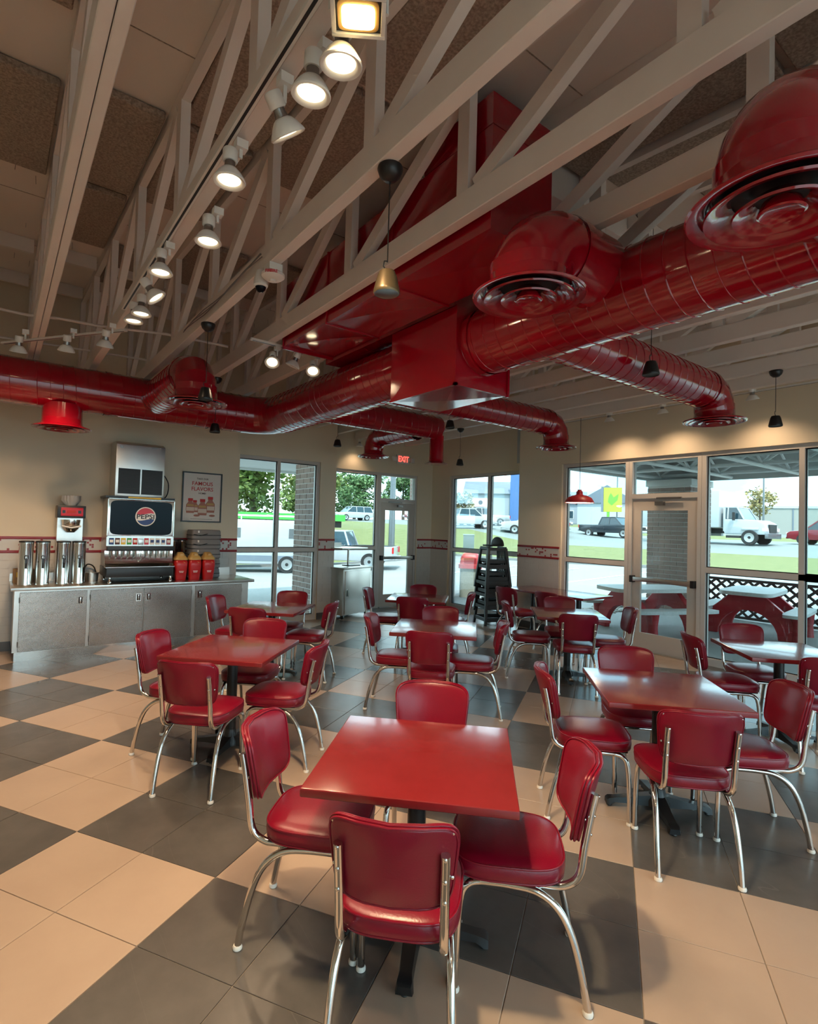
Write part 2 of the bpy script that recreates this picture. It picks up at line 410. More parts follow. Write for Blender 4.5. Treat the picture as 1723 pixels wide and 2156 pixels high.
wainscot(w_window, 'y', YW1, 4.56, XB, -1, 2)
wainscot(w_door, 'y', YD, 7.26, XW3, -1, 3)
wainscot(w_bay, 'x', XW3, 8.52, YD, -1, 4)
wainscot(w_right, 'x', XR, 5.52, 6.39, -1, 5)

# ------------------------------------------------------------------ floor: grout bed and one object per tile
fl = MB().box(X0, XR + .1, Y0, YC + .1, -.25, -.004).box(XA - .1, XB, YC + .1, YW1 + .1, -.25, -.004).box(XB - .1, XW3 + .1, 6.3, YD + .1, -.25, -.004).box(XB-.1, XR+.1, YC+.1, YD + .1, -.25, -.004)
floor = struct(fl.build('floor', 'grout'), 'checked floor of large beige and charcoal tiles set on the diagonal')
TS = .457; LA = Vector((.84805, .52992)); LB = Vector((.52992, -.84805)); LO = Vector((.412, 3.334)); trz = math.atan2(.52992, .84805)
def clip(poly, nx, ny, c):
    """keep the side nx*x + ny*y <= c"""
    o = []
    for i in range(len(poly)):
        p, q = poly[i], poly[(i + 1) % len(poly)]; dp = nx * p[0] + ny * p[1] - c; dq = nx * q[0] + ny * q[1] - c
        if dp <= 0: o.append(p)
        if dp * dq < 0: t = dp / (dp - dq); o.append((p[0] + (q[0] - p[0]) * t, p[1] + (q[1] - p[1]) * t))
    return o
hh = TS / 2 - .0018
tile_me = {}
for k, mn in ((0, 'tile_dark'), (1, 'tile_light')):
    me = MB().prism([(-hh, -hh), (hh, -hh), (hh, hh), (-hh, hh)], -.008, 0).mesh('floor_tile', bevel=.0012, bseg=1); me.materials.append(MATS[mn]); tile_me[k] = me
cand = []; rest = {0: MB(), 1: MB()}
for ia in range(-22, 26):
    for ib in range(-18, 26):
        c = LO + LA * ((ia + .5) * TS) + LB * ((ib + .5) * TS)
        if not (X0 - .3 < c.x < 8 and Y0 - .3 < c.y < 9.4): continue
        light = (math.floor(ia / 2) + math.floor(ib / 2)) % 2
        xl = XR + .06 if c.y < 6.34 else XW3 + .06
        yl = YC + .03 if c.x < XA - .1 else (YW1 + .06 if c.x < XB else YD + .06)
        P = [c + LA * (u * hh) - LB * (v * hh) for u, v in ((-1, -1), (1, -1), (1, 1), (-1, 1))]
        poly = [(p.x, p.y) for p in P]; n0 = len(poly); full = list(poly)
        for nx, ny, cc in ((1, 0, xl), (-1, 0, -X0), (0, 1, yl), (0, -1, -Y0)):
            poly = clip(poly, nx, ny, cc)
            if len(poly) < 3: break
        if len(poly) < 3: continue
        rel = Vector((c.x, c.y, -1.67)); dz_ = rel.dot(f_)
        vis = dz_ > .9 and abs(rel.dot(r_) / dz_ + .026) < .80 + .25 / dz_ and rel.dot(d_) / dz_ < .97 + .3 / dz_
        cand.append((dz_ if vis else 99, light, c.copy(), poly, poly == full))
cand.sort(key=lambda t: t[0])
ntile = 0
for dz_, light, c, poly, isfull in cand:
    if dz_ < 90 and ntile < 298:
        if isfull: o = obj('floor_tile', tile_me[light], None, floor, (c.x, c.y, 0)); o.rotation_euler = (0, 0, trz)
        else: o = MB().prism([(x - c.x, y - c.y) for x, y in poly], -.008, 0).build('floor_tile', 'tile_light' if light else 'tile_dark', floor, loc=(c.x, c.y, 0))
        ntile += 1
    else: rest[light].prism(poly, -.008, 0)
for k in (0, 1): stuff(rest[k].build('floor_tile_field', 'tile_light' if k else 'tile_dark', floor))

# ------------------------------------------------------------------ windows and doors
def win(name, axis, plane, a0, a1, z0, z1, mull, rails, label, depth=.11, fw=.055, parent=None):
    """aluminium window: frame, mullions at `mull`, rails (a0, a1, z), one pane per cell"""
    root = thing(name, label, None, kind='structure')
    def bx(m, a, b, za, zb, t0, t1):
        if axis == 'x': m.box(plane + t0, plane + t1, a, b, za, zb)
        else: m.box(a, b, plane + t0, plane + t1, za, zb)
    m = MB(); bx(m, a0, a0 + fw, z0, z1, 0, depth); bx(m, a1 - fw, a1, z0, z1, 0, depth); bx(m, a0 + fw, a1 - fw, z1 - fw, z1, 0, depth); bx(m, a0 + fw, a1 - fw, z0, z0 + .10, 0, depth)
    m.build('window_frame', 'frame_alu', root)
    xs = [a0 + fw] + [v for q in mull for v in (q - fw / 2, q + fw / 2)] + [a1 - fw]
    for q in mull:
        m = MB(); bx(m, q - fw / 2, q + fw / 2, z0 + .10, z1 - fw, 0, depth); m.build('mullion', 'frame_alu', root)
    for k in range(0, len(xs), 2):
        l, r = xs[k], xs[k + 1]; zs = [z0 + .10]
        for (ra, rb, zr) in rails:
            if ra <= (l + r) / 2 <= rb:
                m = MB(); bx(m, l, r, zr - .035, zr + .035, 0, depth); m.build('rail', 'frame_alu', root); zs += [zr - .035, zr + .035]
        zs.append(z1 - fw)
        for i in range(0, len(zs), 2):
            m = MB(); bx(m, l, r, zs[i], zs[i + 1], .050, .060); m.build('pane', 'glass', root)
            m = MB(); g = .012
            bx(m, l, l + g, zs[i], zs[i + 1], .036, .0495); bx(m, r - g, r, zs[i], zs[i + 1], .036, .0495); bx(m, l + g, r - g, zs[i], zs[i] + g, .036, .0495); bx(m, l + g, r - g, zs[i + 1] - g, zs[i + 1], .036, .0495)
            m.build('gasket', 'gasket', root)
    return root
MR = 1.215
win('window_1', 'y', YW1 + .03, XA + .02, 4.56, -.005, HD, [3.79], [(0, 9, MR)], 'tall two-column aluminium window beside the drinks counter')
win('window_2', 'y', YD + .02, 5.15, 6.26, -.005, HD, [], [(0, 9, MR)], 'tall aluminium window behind the wheeled steel cabinet')
win('window_3', 'x', XW3 + .04, 6.50, 8.50, -.005, HD, [7.42], [(0, 9, MR)], 'tall two-column window of the corner bay')
win('window_4', 'x', XR + .04, 4.36, 5.50, -.005, HD, [], [(0, 9, MR)], 'tall patio window behind the red pendant lamp')
win('window_5', 'x', XR + .04, -1.4, 3.345, -.005, HD, [2.25, .62], [(-9, 9, MR)], 'wide patio window right of the glass patio door')

def door(name, axis, plane, a0, a1, hinge_lo, label, ztop=2.16, ins=1):
    """glazed door leaf with push bar and closer, transom above; ins = side the room lies on (-1)"""
    root = thing(name, label, None, kind='structure')
    def bx(m, a, b, za, zb, t0, t1):
        if axis == 'x': m.box(plane + t0, plane + t1, a, b, za, zb)
        else: m.box(a, b, plane + t0, plane + t1, za, zb)
    j = .05
    m = MB(); bx(m, a0, a0 + j, 0, HD, 0, .11); bx(m, a1 - j, a1, 0, HD, 0, .11); bx(m, a0 + j, a1 - j, HD - .055, HD, 0, .11); bx(m, a0 + j, a1 - j, ztop, ztop + .07, 0, .11)
    m.build('door_frame', 'frame_alu', root)
    m = MB(); bx(m, a0 + j, a1 - j, ztop + .07, HD - .055, .05, .06); m.build('transom_pane', 'glass', root)
    l, r = a0 + j + .004, a1 - j - .004; st = .125
    m = MB(); bx(m, l, l + st, .012, ztop - .004, .02, .065); bx(m, r - st, r, .012, ztop - .004, .02, .065); bx(m, l + st, r - st, ztop - .17, ztop - .004, .02, .065); bx(m, l + st, r - st, .012, .26, .02, .065)
    leaf = m.build('door_leaf', 'door_paint', root)
    m = MB(); bx(m, l + st, r - st, .26, ztop - .17, .04, .05); m.build('door_pane', 'glass', leaf)
    m = MB(); bx(m, l + .03, r - .03, .985, 1.045, -.055, -.015); m.build('push_bar', 'steel', leaf, bevel=.006)
    for a, b in ((l + .005, l + .05), (r - .05, r - .005)):
        m = MB(); bx(m, a, b, .965, 1.06, -.06, .02); m.build('bar_end', 'black', leaf)
    m = MB(); mid = (l + r) / 2; bx(m, mid - .02, mid + .10, ztop - .10, ztop - .045, -.04, .02); m.build('closer_body', 'steel_dark', leaf)
    m = MB(); bx(m, mid - .26, mid + .08, ztop - .012, ztop + .012, -.035, -.012); m.build('closer_arm', 'steel_dark', leaf)
    m = MB(); bx(m, l + .02, r - .02, 0, .012, -.02, .10); m.build('threshold', 'steel', root)
    return root
door('door_1', 'y', YD + .02, 6.262, 7.238, True, 'glass door under the exit sign in the bay')
door('door_2', 'x', XR + .04, 3.348, 4.357, True, 'glass patio door with a push bar in the right-hand wall')

# ------------------------------------------------------------------ roof trusses
ZC = 3.345; CH = .145
truss_x = [-.97, -.36, .25, .81, 1.39, 2.00, 2.61, 3.22, 3.83, 4.44, 5.05, 5.66, 6.27, 6.88]
ordn = ['first', 'second', 'third', 'fourth', 'fifth', 'sixth', 'seventh', 'eighth', 'ninth', 'tenth', 'eleventh', 'twelfth', 'thirteenth', 'fourteenth']
def truss(i, x):
    ye = 8.19 if x < XA else (8.44 if x < XB else 9.06); ys = Y0 + .01
    n = len(truss_x) - 1 - i
    lab = {2: 'twin-chord white roof truss at the left edge of the picture', 3: 'white roof truss carrying the long row of track lamps', 4: 'white roof truss carrying the smoke detector and dome camera', 5: 'white roof truss in front of the red duct boxes'}.get(i, 'white roof truss, %s from the patio window wall' % ordn[n])
    t = thing('roof_truss', lab, 'truss', (x, 0, 0), group='white timber roof trusses')
    for dx in ((-.026, .026) if i == 2 else (0,)):
        MB().box(dx - .024 - .012 * (i != 2), dx + .024 + .012 * (i != 2), ys, ye, ZC, ZC + CH).build('bottom_chord', 'timber_white', t, bevel=.004, bseg=1)
    m = MB(); za, zb = deck_z(ys), deck_z(ye)
    vs = [(a, y, z) for y, z in ((ys, za), (ye, zb)) for a, z in ((-.025, z - .09), (.025, z - .09), (.025, z - .002), (-.025, z - .002))]
    m.add(vs, ((3, 2, 1, 0), (4, 5, 6, 7), (0, 1, 5, 4), (1, 2, 6, 5), (2, 3, 7, 6), (3, 0, 4, 7))).build('top_chord', 'timber_white', t)
    k = -3
    while True:
        y = 2.1 + 1.2 * k; k += 1
        if y > ye + .8: break
        if y < ye - .05:
            MB().box(-.028, .028, y + .01, y + .099, ZC + CH, deck_z(y) - .085).build('web_post', 'timber_white', t)
        # diagonal from the foot of the post up to the head of the next post towards the front
        p = Vector((0, y - .04, ZC + CH)); q = Vector((0, y - 1.2 + .12, deck_z(y - 1.2) - .085))
        if q.y < ys: continue
        if p.y > ye - .04:
            tt = (ye - .06 - p.y) / (q.y - p.y); p = p + (q - p) * tt
        MB().bar(p, q, .054, .089, up=(0, 1, 1)).build('web_diagonal', 'timber_white', t)
    return t
for i, x in enumerate(truss_x): truss(i, x)
# blocking between the trusses near the counter wall and a girder by the riser
for j, (ya, dz) in enumerate(((6.55, .0), (7.75, .0))):
    for i in range(1, 6):
        a, b = truss_x[i] + .052, truss_x[i + 1] - .052
        MB().box(a, b, ya, ya + .04, deck_z(ya) - .14, deck_z(ya) - .003).build('blocking', 'timber_white', ceiling)
MB().box(2.64, 3.19, 2.28, 2.42, 3.90, deck_z(2.3) - .004).build('girder', 'timber_white', ceiling, bevel=.006)
MB().box(3.25, 3.80, 2.28, 2.42, 3.90, deck_z(2.3) - .004).build('girder', 'timber_white', ceiling, bevel=.006)
MB().box(3.86, 4.41, 2.28, 2.42, 3.90, deck_z(2.3) - .004).build('girder', 'timber_white', ceiling, bevel=.006)

# acoustic panels fixed under the deck
def panel(i, y0, L, n=0):
    a, b = truss_x[i] + .045, truss_x[i + 1] - .045; za, zb = deck_z(y0), deck_z(y0 + L)
    vs = [(a, y0, za - .055), (b, y0, za - .055), (b, y0 + L, zb - .055), (a, y0 + L, zb - .055), (a, y0, za - .004), (b, y0, za - .004), (b, y0 + L, zb - .004), (a, y0 + L, zb - .004)]
    MB().add(vs, ((3, 2, 1, 0), (4, 5, 6, 7), (0, 1, 5, 4), (1, 2, 6, 5), (2, 3, 7, 6), (3, 0, 4, 7))).build('acoustic_panel', 'acoustic', ceiling, bevel=.008, bseg=1)
for i, y0 in ((1, 1.9), (1, 3.75), (2, 3.62), (2, 4.92), (3, 2.35), (3, 3.62), (4, 1.35), (4, 2.62), (4, 5.3), (5, 5.2), (3, 6.0), (6, -.2), (6, 1.05), (7, -.3), (7, .95), (8, .6), (9, .6), (5, -.6), (3, -.2), (2, .1), (8, 4.0), (6, 5.0)):
    panel(i, y0, 1.2)

# conduit pipes strapped across the trusses by the counter
def conduit(path, label, r=.012):
    tag(MB().tube(path, r, 8).build('conduit_pipe', 'timber_white', smooth=60), label, 'pipe')
conduit([(-.7, 6.35, 3.62), (.18, 6.3, 3.60), (.42, 6.2, 3.60), (.76, 6.1, 3.58), (1.34, 5.9, 3.58), (1.95, 5.8, 3.56)], 'white conduit pipe crossing the trusses above the counter', .014)
conduit([(-.7, 7.2, 3.55), (.6, 7.0, 3.55), (1.9, 6.9, 3.56)], 'thin white conduit pipe nearer the counter wall')

# ------------------------------------------------------------------ ductwork
def crossbroke(m, P, sink, nrm):
    """rectangular sheet panel with a shallow pyramid crease"""
    P = [Vector(p) for p in P]; c = sum(P, Vector()) / 4 + Vector(nrm) * sink
    m.add(P + [c], ((0, 1, 4), (1, 2, 4), (2, 3, 4), (3, 0, 4)))
def duct_box(t, x0, x1, y0, y1, z0, z1, name='box_section', sink=-.02):
    m = MB()
    crossbroke(m, [(x0, y0, z0), (x0, y1, z0), (x1, y1, z0), (x1, y0, z0)], sink, (0, 0, -1))
    crossbroke(m, [(x0, y0, z0), (x0, y0, z1), (x0, y1, z1), (x0, y1, z0)], sink * .6, (-1, 0, 0))
    crossbroke(m, [(x0, y0, z0), (x1, y0, z0), (x1, y0, z1), (x0, y0, z1)], sink * .6, (0, -1, 0))
    m.add([(x0, y0, z1), (x1, y0, z1), (x1, y1, z1), (x0, y1, z1)], ((0, 1, 2, 3),))
    m.add([(x1, y0, z0), (x1, y1, z0), (x1, y1, z1), (x1, y0, z1)], ((0, 1, 2, 3),))
    m.add([(x1, y1, z0), (x0, y1, z0), (x0, y1, z1), (x1, y1, z1)], ((0, 1, 2, 3),))
    return m.build(name, 'duct_red', t)
def flange(t, x0, x1, y, z0, z1):
    MB().box(x0 - .012, x1 + .012, y - .008, y + .008, z0 - .012, z1 + .004).build('seam_flange', 'duct_red', t, bevel=.003, bseg=1)
ud = thing('overhead_duct_box', 'long red rectangular duct box running behind the webs of a truss', 'duct')
duct_box(ud, 2.06, 2.56, 2.02, 2.92, 3.27, 3.84); duct_box(ud, 2.06, 2.56, 2.92, 3.80, 3.27, 3.84); duct_box(ud, 2.06, 2.56, 3.80, 4.60, 3.285, 3.84)
for y in (2.92, 3.80, 4.60): flange(ud, 2.06, 2.56, y, 3.27, 3.84)
duct_box(ud, 2.06, 2.56, 2.02, 2.60, 3.845, 4.02, 'riser')
ud2 = thing('rear_duct_box', 'red duct box in the roof space behind the plenum box', 'duct')
duct_box(ud2, 2.66, 3.17, 2.95, 4.9, 3.305, 3.82)
pl = thing('plenum_box', 'big red sheet-metal plenum box where the round ducts meet', 'duct')
PX0, PX1, PY0, PY1, PZ0, PZ1 = 2.635, 3.185, 2.90, 3.70, 2.71, 3.285
duct_box(pl, PX0, PX1, PY0, PY1, PZ0, PZ1, 'plenum_body', .014)
for (a, b, c, d, e, f) in ((PX0 - .006, PX0 + .02, PY0 - .006, PY1 + .006, PZ0 - .006, PZ0 + .012), (PX0 - .006, PX1 + .006, PY0 - .006, PY0 + .02, PZ0 - .006, PZ0 + .012), (PX0 - .006, PX0 + .01, PY0 - .006, PY0 + .01, PZ0, PZ1), (PX1 - .01, PX1 + .012, PY0 - .012, PY0 + .01, PZ0 - .01, PZ1)):
    MB().box(a, b, c, d, e, f).build('corner_seam', 'duct_red', pl)

def helix(m, p, q, R, pitch=.115, r=.0045, spt=22):
    p = Vector(p); q = Vector(q); d = q - p; L = d.length; d.normalize()
    u = d.cross(Vector((0, 0, 1))).normalized(); w = d.cross(u); n = int(L / pitch * spt)
    m.tube([p + d * (L * i / n) + (u * math.cos(2 * PI * i / spt) + w * math.sin(2 * PI * i / spt)) * (R + .0005) for i in range(n + 1)], r, 5)
def elbow(p, c, q, n=4):
    """points of a gored elbow: from p to q about centre c"""
    return arc_pts(c, p, q, n)
def straight(t, p, q, R, name='duct_run', seam=True, seg=40):
    o = MB().tube([p, q], R, seg, caps=False).build(name, 'duct_red', t, smooth=40)
    if seam:
        m = MB(); helix(m, p, q, R); stuff(m.build('spiral_seam', 'duct_red', o, smooth=60))
    return o
def collar(t, p, d, R, name='coupling_ring'):
    d = Vector(d).normalized(); p = Vector(p)
    MB().tube([p - d * .03, p + d * .03], R + .006, 40, caps=False).build(name, 'duct_red', t, smooth=40)
def diffuser(t, x, y, z, D=.56, rn=.19):
    """round step-down ceiling diffuser: neck, flared flange, stacked inner cones"""
    c = (x, y, z); R = D / 2
    MB().lathe([(rn, .16), (rn, .045), (rn + .02, .03), (R * .97, .012), (R, .004), (R * .98, -.004), (R * .93, -.002), (R * .80, .014), (rn * 1.02, .05), (rn * .98, .15)], 48, c, capb=False, capt=False).build('diffuser_flange', 'duct_red', t, smooth=50)
    MB().lathe([(rn * .99, .055), (rn * .99, .09)], 40, c).build('diffuser_throat', 'black', t)
    MB().lathe([(R * .80, -.004), (R * .79, -.012), (R * .70, -.004), (R * .55, .030), (R * .50, .05), (R * .52, .05), (R * .58, .036), (R * .72, .004), (R * .80, -.004)], 48, c, capb=False, capt=False).build('outer_cone', 'duct_red', t, smooth=60)
    MB().lathe([(R * .50, -.010), (R * .49, -.018), (R * .42, -.010), (R * .30, .018), (R * .26, .035), (R * .28, .035), (R * .33, .022), (R * .44, -.004), (R * .50, -.010)], 48, c, capb=False, capt=False).build('middle_cone', 'duct_red', t, smooth=60)
    MB().lathe([(0.001, -.006), (R * .16, -.008), (R * .22, -.020), (R * .245, -.016), (R * .20, .02), (R * .10, .035), (.001, .036)], 40, c, capb=False, capt=False).build('centre_disc', 'duct_red', t, smooth=60)

TX, TZ, TR = 2.90, 3.06, .24
tr = thing('trunk_duct', 'large red spiral duct running overhead from the plenum to the upper right', 'duct')
straight(tr, (TX, PY0, TZ), (TX, -2.6, TZ), TR)
collar(tr, (TX, 2.85, TZ), (0, 1, 0), TR)
tl = thing('trunk_duct', 'red spiral duct bending from the plenum to run above the drinks counter', 'duct')
XD = 6.83; er = .38
straight(tl, (TX, PY1, TZ), (TX, XD - er, TZ), TR)
MB().tube(elbow((TX, XD - er, TZ), (TX - er, XD - er, TZ), (TX - er, XD, TZ), 4), TR, 40, caps=False).build('duct_elbow', 'duct_red', tl, smooth=12)
straight(tl, (TX - er, XD, TZ), (-2.6, XD, TZ), TR)
for x in (2.1, .95): collar(tl, (x, XD, TZ), (1, 0, 0), TR)
collar(tl, (TX, 3.76, TZ), (0, 1, 0), TR)

def branch(label, p0, p1, zd, R, D=.56, er=.2, seam=True, ring=True, ng=3):
    """horizontal spiral branch from p0 to above p1, an elbow down, and a round diffuser at height zd"""
    t = thing('branch_duct', label, 'duct')
    p0 = Vector(p0); p1 = Vector((p1[0], p1[1], p0.z)); d = (p1 - p0).normalized(); e = p1 - d * er
    if (e - p0).length > .02: straight(t, p0, e, R, seam=seam, seg=32)
    down = p1 - Vector((0, 0, er))
    MB().tube(elbow(e, e - Vector((0, 0, er)), down, ng) + [Vector((down.x, down.y, zd + .06))], R, 32, caps=False).build('duct_elbow', 'duct_red', t, smooth=12 if ng == 3 else 30)
    if ring: collar(t, e - d * .04, d, R)
    diffuser(t, down.x, down.y, zd, D, R)
    return t
branch('red branch duct ending in a round diffuser above the patio door', (TX + TR - .03, 2.43, 3.06), (5.63, 2.43), 2.78, .175)
branch('red branch duct with a round diffuser left of the red pendant lamp', (TX + TR - .03, 4.46, 3.06), (5.85, 4.46), 2.745, .16, .52)
branch('red elbow and big round diffuser beside the plenum box', (TX - TR + .05, 1.83, 3.15), (2.153, 1.83), 2.86, .20, .57, er=.215, seam=False, ng=6)
branch('red elbow and round diffuser cut by the right edge of the picture', (TX - TR + .05, .68, 3.06), (2.04, .68), 2.75, .20, .57, er=.22, seam=False, ng=6)
branch('short red branch duct with a round diffuser in front of the counter', (1.45, XD - TR + .05, 3.06), (1.45, 5.16), 2.755, .19, .57, er=.22)
t = thing('branch_duct', 'red drop with a round diffuser under the duct above the drink urns', 'duct')
MB().tube([(.53, XD, 2.87), (.53, XD, 2.70)], .19, 32, caps=False).build('duct_drop', 'duct_red', t, smooth=40); diffuser(t, .53, XD, 2.615, .56, .19)
t = branch('red branch duct with a round diffuser in front of the exit sign', (4.73, 5.98, 3.04), (4.73, 7.06), 2.745, .15, .50)
t = thing('branch_duct', 'red branch duct with a slim vertical drop in the bay corner', 'duct')
straight(t, (TX + TR - .03, 5.8, 3.06), (4.95, 5.8, 3.06), .16, seg=32)
MB().lathe([(.001, .0), (.16, .0), (.16, .012), (.001, .012)], 32, (0, 0, 0), Matrix.Translation((4.95, 5.8, 3.06)) @ Matrix.Rotation(PI / 2, 4, 'Y')).build('end_cap', 'steel_bright', t, smooth=40)
MB().tube([(4.95, 5.8, 2.95), (4.95, 5.8, 2.58)], .10, 28, caps=False).build('duct_drop', 'duct_red', t, smooth=40)
MB().lathe([(.10, .06), (.105, .03), (.15, .006), (.165, 0), (.14, -.004), (.06, .0), (.001, .002)], 32, (4.95, 5.8, 2.555), capb=False).build('diffuser_flange', 'duct_red', t, smooth=50)

# ------------------------------------------------------------------ diner chair (origin under the seat, +y towards the table)
def round_tube(m, pts, r, seg=10, k=6):
    """tube through pts with smooth (Catmull-Rom) bends"""
    P = [Vector(p) for p in pts]; Q = [P[0] * 2 - P[1]] + P + [P[-1] * 2 - P[-2]]; o = []
    for i in range(1, len(Q) - 2):
        for j in range(k):
            t = j / k; a, b, c, d = Q[i - 1], Q[i], Q[i + 1], Q[i + 2]
            o.append(.5 * (2 * b + (c - a) * t + (2 * a - 5 * b + 4 * c - d) * t * t + (3 * b - a - 3 * c + d) * t ** 3))
    o.append(P[-1]); m.tube(o, r, seg); return m
def seat_mesh():
    m = MB(); n = 44; rings = []
    for z, g in ((.416, .93), (.419, .975), (.428, 1.0), (.447, 1.012), (.466, 1.0), (.474, .985), (.478, .955), (.484, .90), (.491, .70), (.495, .42), (.496, .15)):
        rg = []
        for x, y in selip(.202, .208, n, 3.6):
            k = 1 + .035 * (y / .208)              # a little wider at the front
            rg.append((x * g * k, y * g + .005, z))
        rings.append(rg)
    m.rings(rings); return m.mesh('seat', 50)
def seat_piping():
    m = MB()
    for z, g, r in ((.4735, .992, .0042), (.421, .985, .0035)):
        m.tube([(x * g * (1 + .035 * y / .208), y * g + .005, z) for x, y in selip(.202, .208, 44, 3.6)], r, 6, closed=True)
    return m.mesh('piping', 60)
def back_pt(s, t, side):
    """s -1..1 across, t 0..1 up, side 0 front face .. 1 rear face; wraps forward at the ends, leans back"""
    w = .172 + .027 * t; x = s * w; z = .555 + .272 * t
    y = -.232 - .080 * t + .072 * (s * s) * (.55 + .45 * t) - .034 * side
    return Vector((x, y, z))
def back_outline(n, g=1.0):
    o = []
    for (x, y) in selip(1, 1, n, 5.5): o.append((x * g, (y * g + 1) / 2))
    return o
def back_mesh():
    m = MB(); n = 52; rings = []
    for side, g in ((-.18, .25), (-.16, .55), (-.10, .80), (.02, .94), (.15, .985), (.5, 1.0), (.80, .992), (.93, .975), (1.0, .93), (1.0, .5), (1.0, .2)):
        rings.append([back_pt(s, t, side) for s, t in back_outline(n, g)])
    m.rings([r[::-1] for r in rings]); return m.mesh('backrest', 50)
def back_piping():
    m = MB()
    for side, g in ((.10, .985), (.47, 1.006), (.86, .99)):
        m.tube([back_pt(s, t, side) for s, t in back_outline(52, g)], .0042, 6, closed=True)
    return m.mesh('piping', 60)
def make_chair():
    t = thing('diner_chair', '', 'chair', group='red vinyl diner chairs with chrome legs')
    st = obj('seat', seat_mesh(), 'vinyl_red', t); obj('piping', seat_piping(), 'vinyl_red', st)
    MB().box(-.165, .165, -.17, .175, .404, .4155).build('seat_pan', 'black_matt', t)
    bk = obj('backrest', back_mesh(), 'vinyl_red', t); obj('piping', back_piping(), 'vinyl_red', bk)
    for s in (-1, 1):
        # rear leg: runs back under the seat, then bows down and out
        m = round_tube(MB(), [(s * .155, .13, .392), (s * .16, .0, .394), (s * .168, -.10, .384), (s * .176, -.17, .335), (s * .182, -.215, .25), (s * .186, -.25, .12), (s * .187, -.27, .012)], .0138)
        lg = m.build('leg', 'chrome', t, smooth=50); MB().lathe([(.013, .0), (.018, .002), (.019, .010), (.015, .018)], 14, (s * .187, -.27, 0)).build('glide', 'glide_white', lg, smooth=50)
        m = round_tube(MB(), [(s * .150, -.06, .393), (s * .155, .09, .393), (s * .162, .155, .375), (s * .166, .178, .31), (s * .169, .186, .16), (s * .170, .19, .012)], .0138)
        lg = m.build('leg', 'chrome', t, smooth=50); MB().lathe([(.013, .0), (.018, .002), (.019, .010), (.015, .018)], 14, (s * .170, .19, 0)).build('glide', 'glide_white', lg, smooth=50)
        # back upright: from the rail under the seat up behind the pad, flattened at the top
        m = round_tube(MB(), [(s * .150, .08, .402), (s * .152, -.12, .404), (s * .154, -.190, .410), (s * .156, -.238, .452), (s * .156, -.256, .56), (s * .157, -.276, .68), (s * .157, -.289, .742)], .0142)
        up = m.build('back_upright', 'chrome', t, smooth=50)
        for z, y in ((.735, -.288), (.665, -.274), (.60, -.263)):
            MB().lathe([(.0065, 0), (.006, .004), (.002, .006)], 10, (s * .157, y - .011, z), Matrix.Rotation(PI / 2, 3, 'X').to_4x4()).build('screw', 'chrome', up, smooth=40)
        for z, y in ((.80, -.276), (.66, -.250)):
            MB().lathe([(.006, 0), (.0055, .003), (.002, .005)], 10, (s * .176, y, z), Matrix.Rotation(PI / 2, 3, 'X').to_4x4()).build('stud', 'chrome', bk, smooth=40)
    MB().tube([(-.158, .13, .385), (.158, .13, .385)], .010, 8).build('stretcher', 'chrome', t, smooth=50)
    return t

# ------------------------------------------------------------------ pedestal table (rz turns it; origin on the floor)
def make_table(label, loc, rz, lx=.762, ly=.762, peds=((0, 0),), prz=0, group='red pedestal tables'):
    t = thing('dining_table', label, 'table', loc, rz, group=group)
    a, b = lx / 2, ly / 2
    MB().box(-a, a, -b, b, .703, .735).build('table_top', 'table_red', t, bevel=.007, bseg=3)
    for (px, py) in peds:
        MB().lathe([(.038, .03), (.038, .69)], 20, (px, py, 0)).build('column', 'black', t, smooth=40)
        m = MB(); m.box(px - .17, px + .17, py - .03, py + .03, .688, .7025).box(px - .03, px + .03, py - .17, py - .03, .688, .7025).box(px - .03, px + .03, py + .03, py + .17, .688, .7025)
        m.build('spider', 'black', t)
        m = MB(); m.lathe([(.045, .026), (.072, .03), (.07, .06), (.045, .10), (.039, .14)], 20, (px, py, 0))
        for k in range(4):
            an = prz + k * PI / 2; ca, sa = math.cos(an), math.sin(an); R = Matrix(((ca, -sa, 0, px), (sa, ca, 0, py), (0, 0, 1, 0), (0, 0, 0, 1)))
            prof = [(.03, .036, .095), (.10, .034, .082), (.18, .030, .066), (.25, .028, .055), (.285, .034, .050), (.30, .030, .040)]
            bot = [.03, .03, .032, .030, .014, .012]
            rings = []
            for (r, w, zt), zb in zip(prof, bot): rings.append([R @ Vector((r, y, z)) for y, z in ((-w, zb), (w, zb), (w * .8, zt), (-w * .8, zt))])
            m.rings(rings)
            m.lathe([(.014, 0), (.016, .004), (.012, .018)], 10, R @ Vector((.28, 0, 0)))
        m.build('pedestal_base', 'black', t, smooth=35)
    return t
TB = [((1.44, 1.75), 'nearest red square table, in the foreground', 'foreground table'),
      ((1.46, 3.97), 'red square table in front of the steel drinks counter', 'table before the drinks counter'),
      ((2.50, 5.65), 'red square table by the tall window beside the counter', 'table by the tall window'),
      ((3.36, 3.88), 'red square table in the middle of the room', 'middle table'),
      ((4.54, 5.61), 'red square table in front of the exit-sign door', 'table before the exit-sign door'),
      ((5.30, 3.83), 'red square table just left of the glass patio door', 'table left of the patio door'),
      ((3.30, 1.72), 'red square table right of the foreground table', 'table right of the foreground one'),
      ((5.28, 1.75), 'red square table by the patio window, cut by the right edge', 'table at the right edge')]
chair0 = make_chair(); used = [False]
def place_chair(x, y, rz, label):
    if not used[0]:
        used[0] = True; chair0.location = (x, y, 0); chair0.rotation_euler = (0, 0, rz); chair0['label'] = label; return chair0
    return copy_tree(chair0, (x, y, 0), rz, label)
DIR = {'F': (-S2, -S2, 'near side'), 'L': (-S2, S2, 'left side'), 'R': (S2, -S2, 'right side'), 'B': (S2, S2, 'far side')}
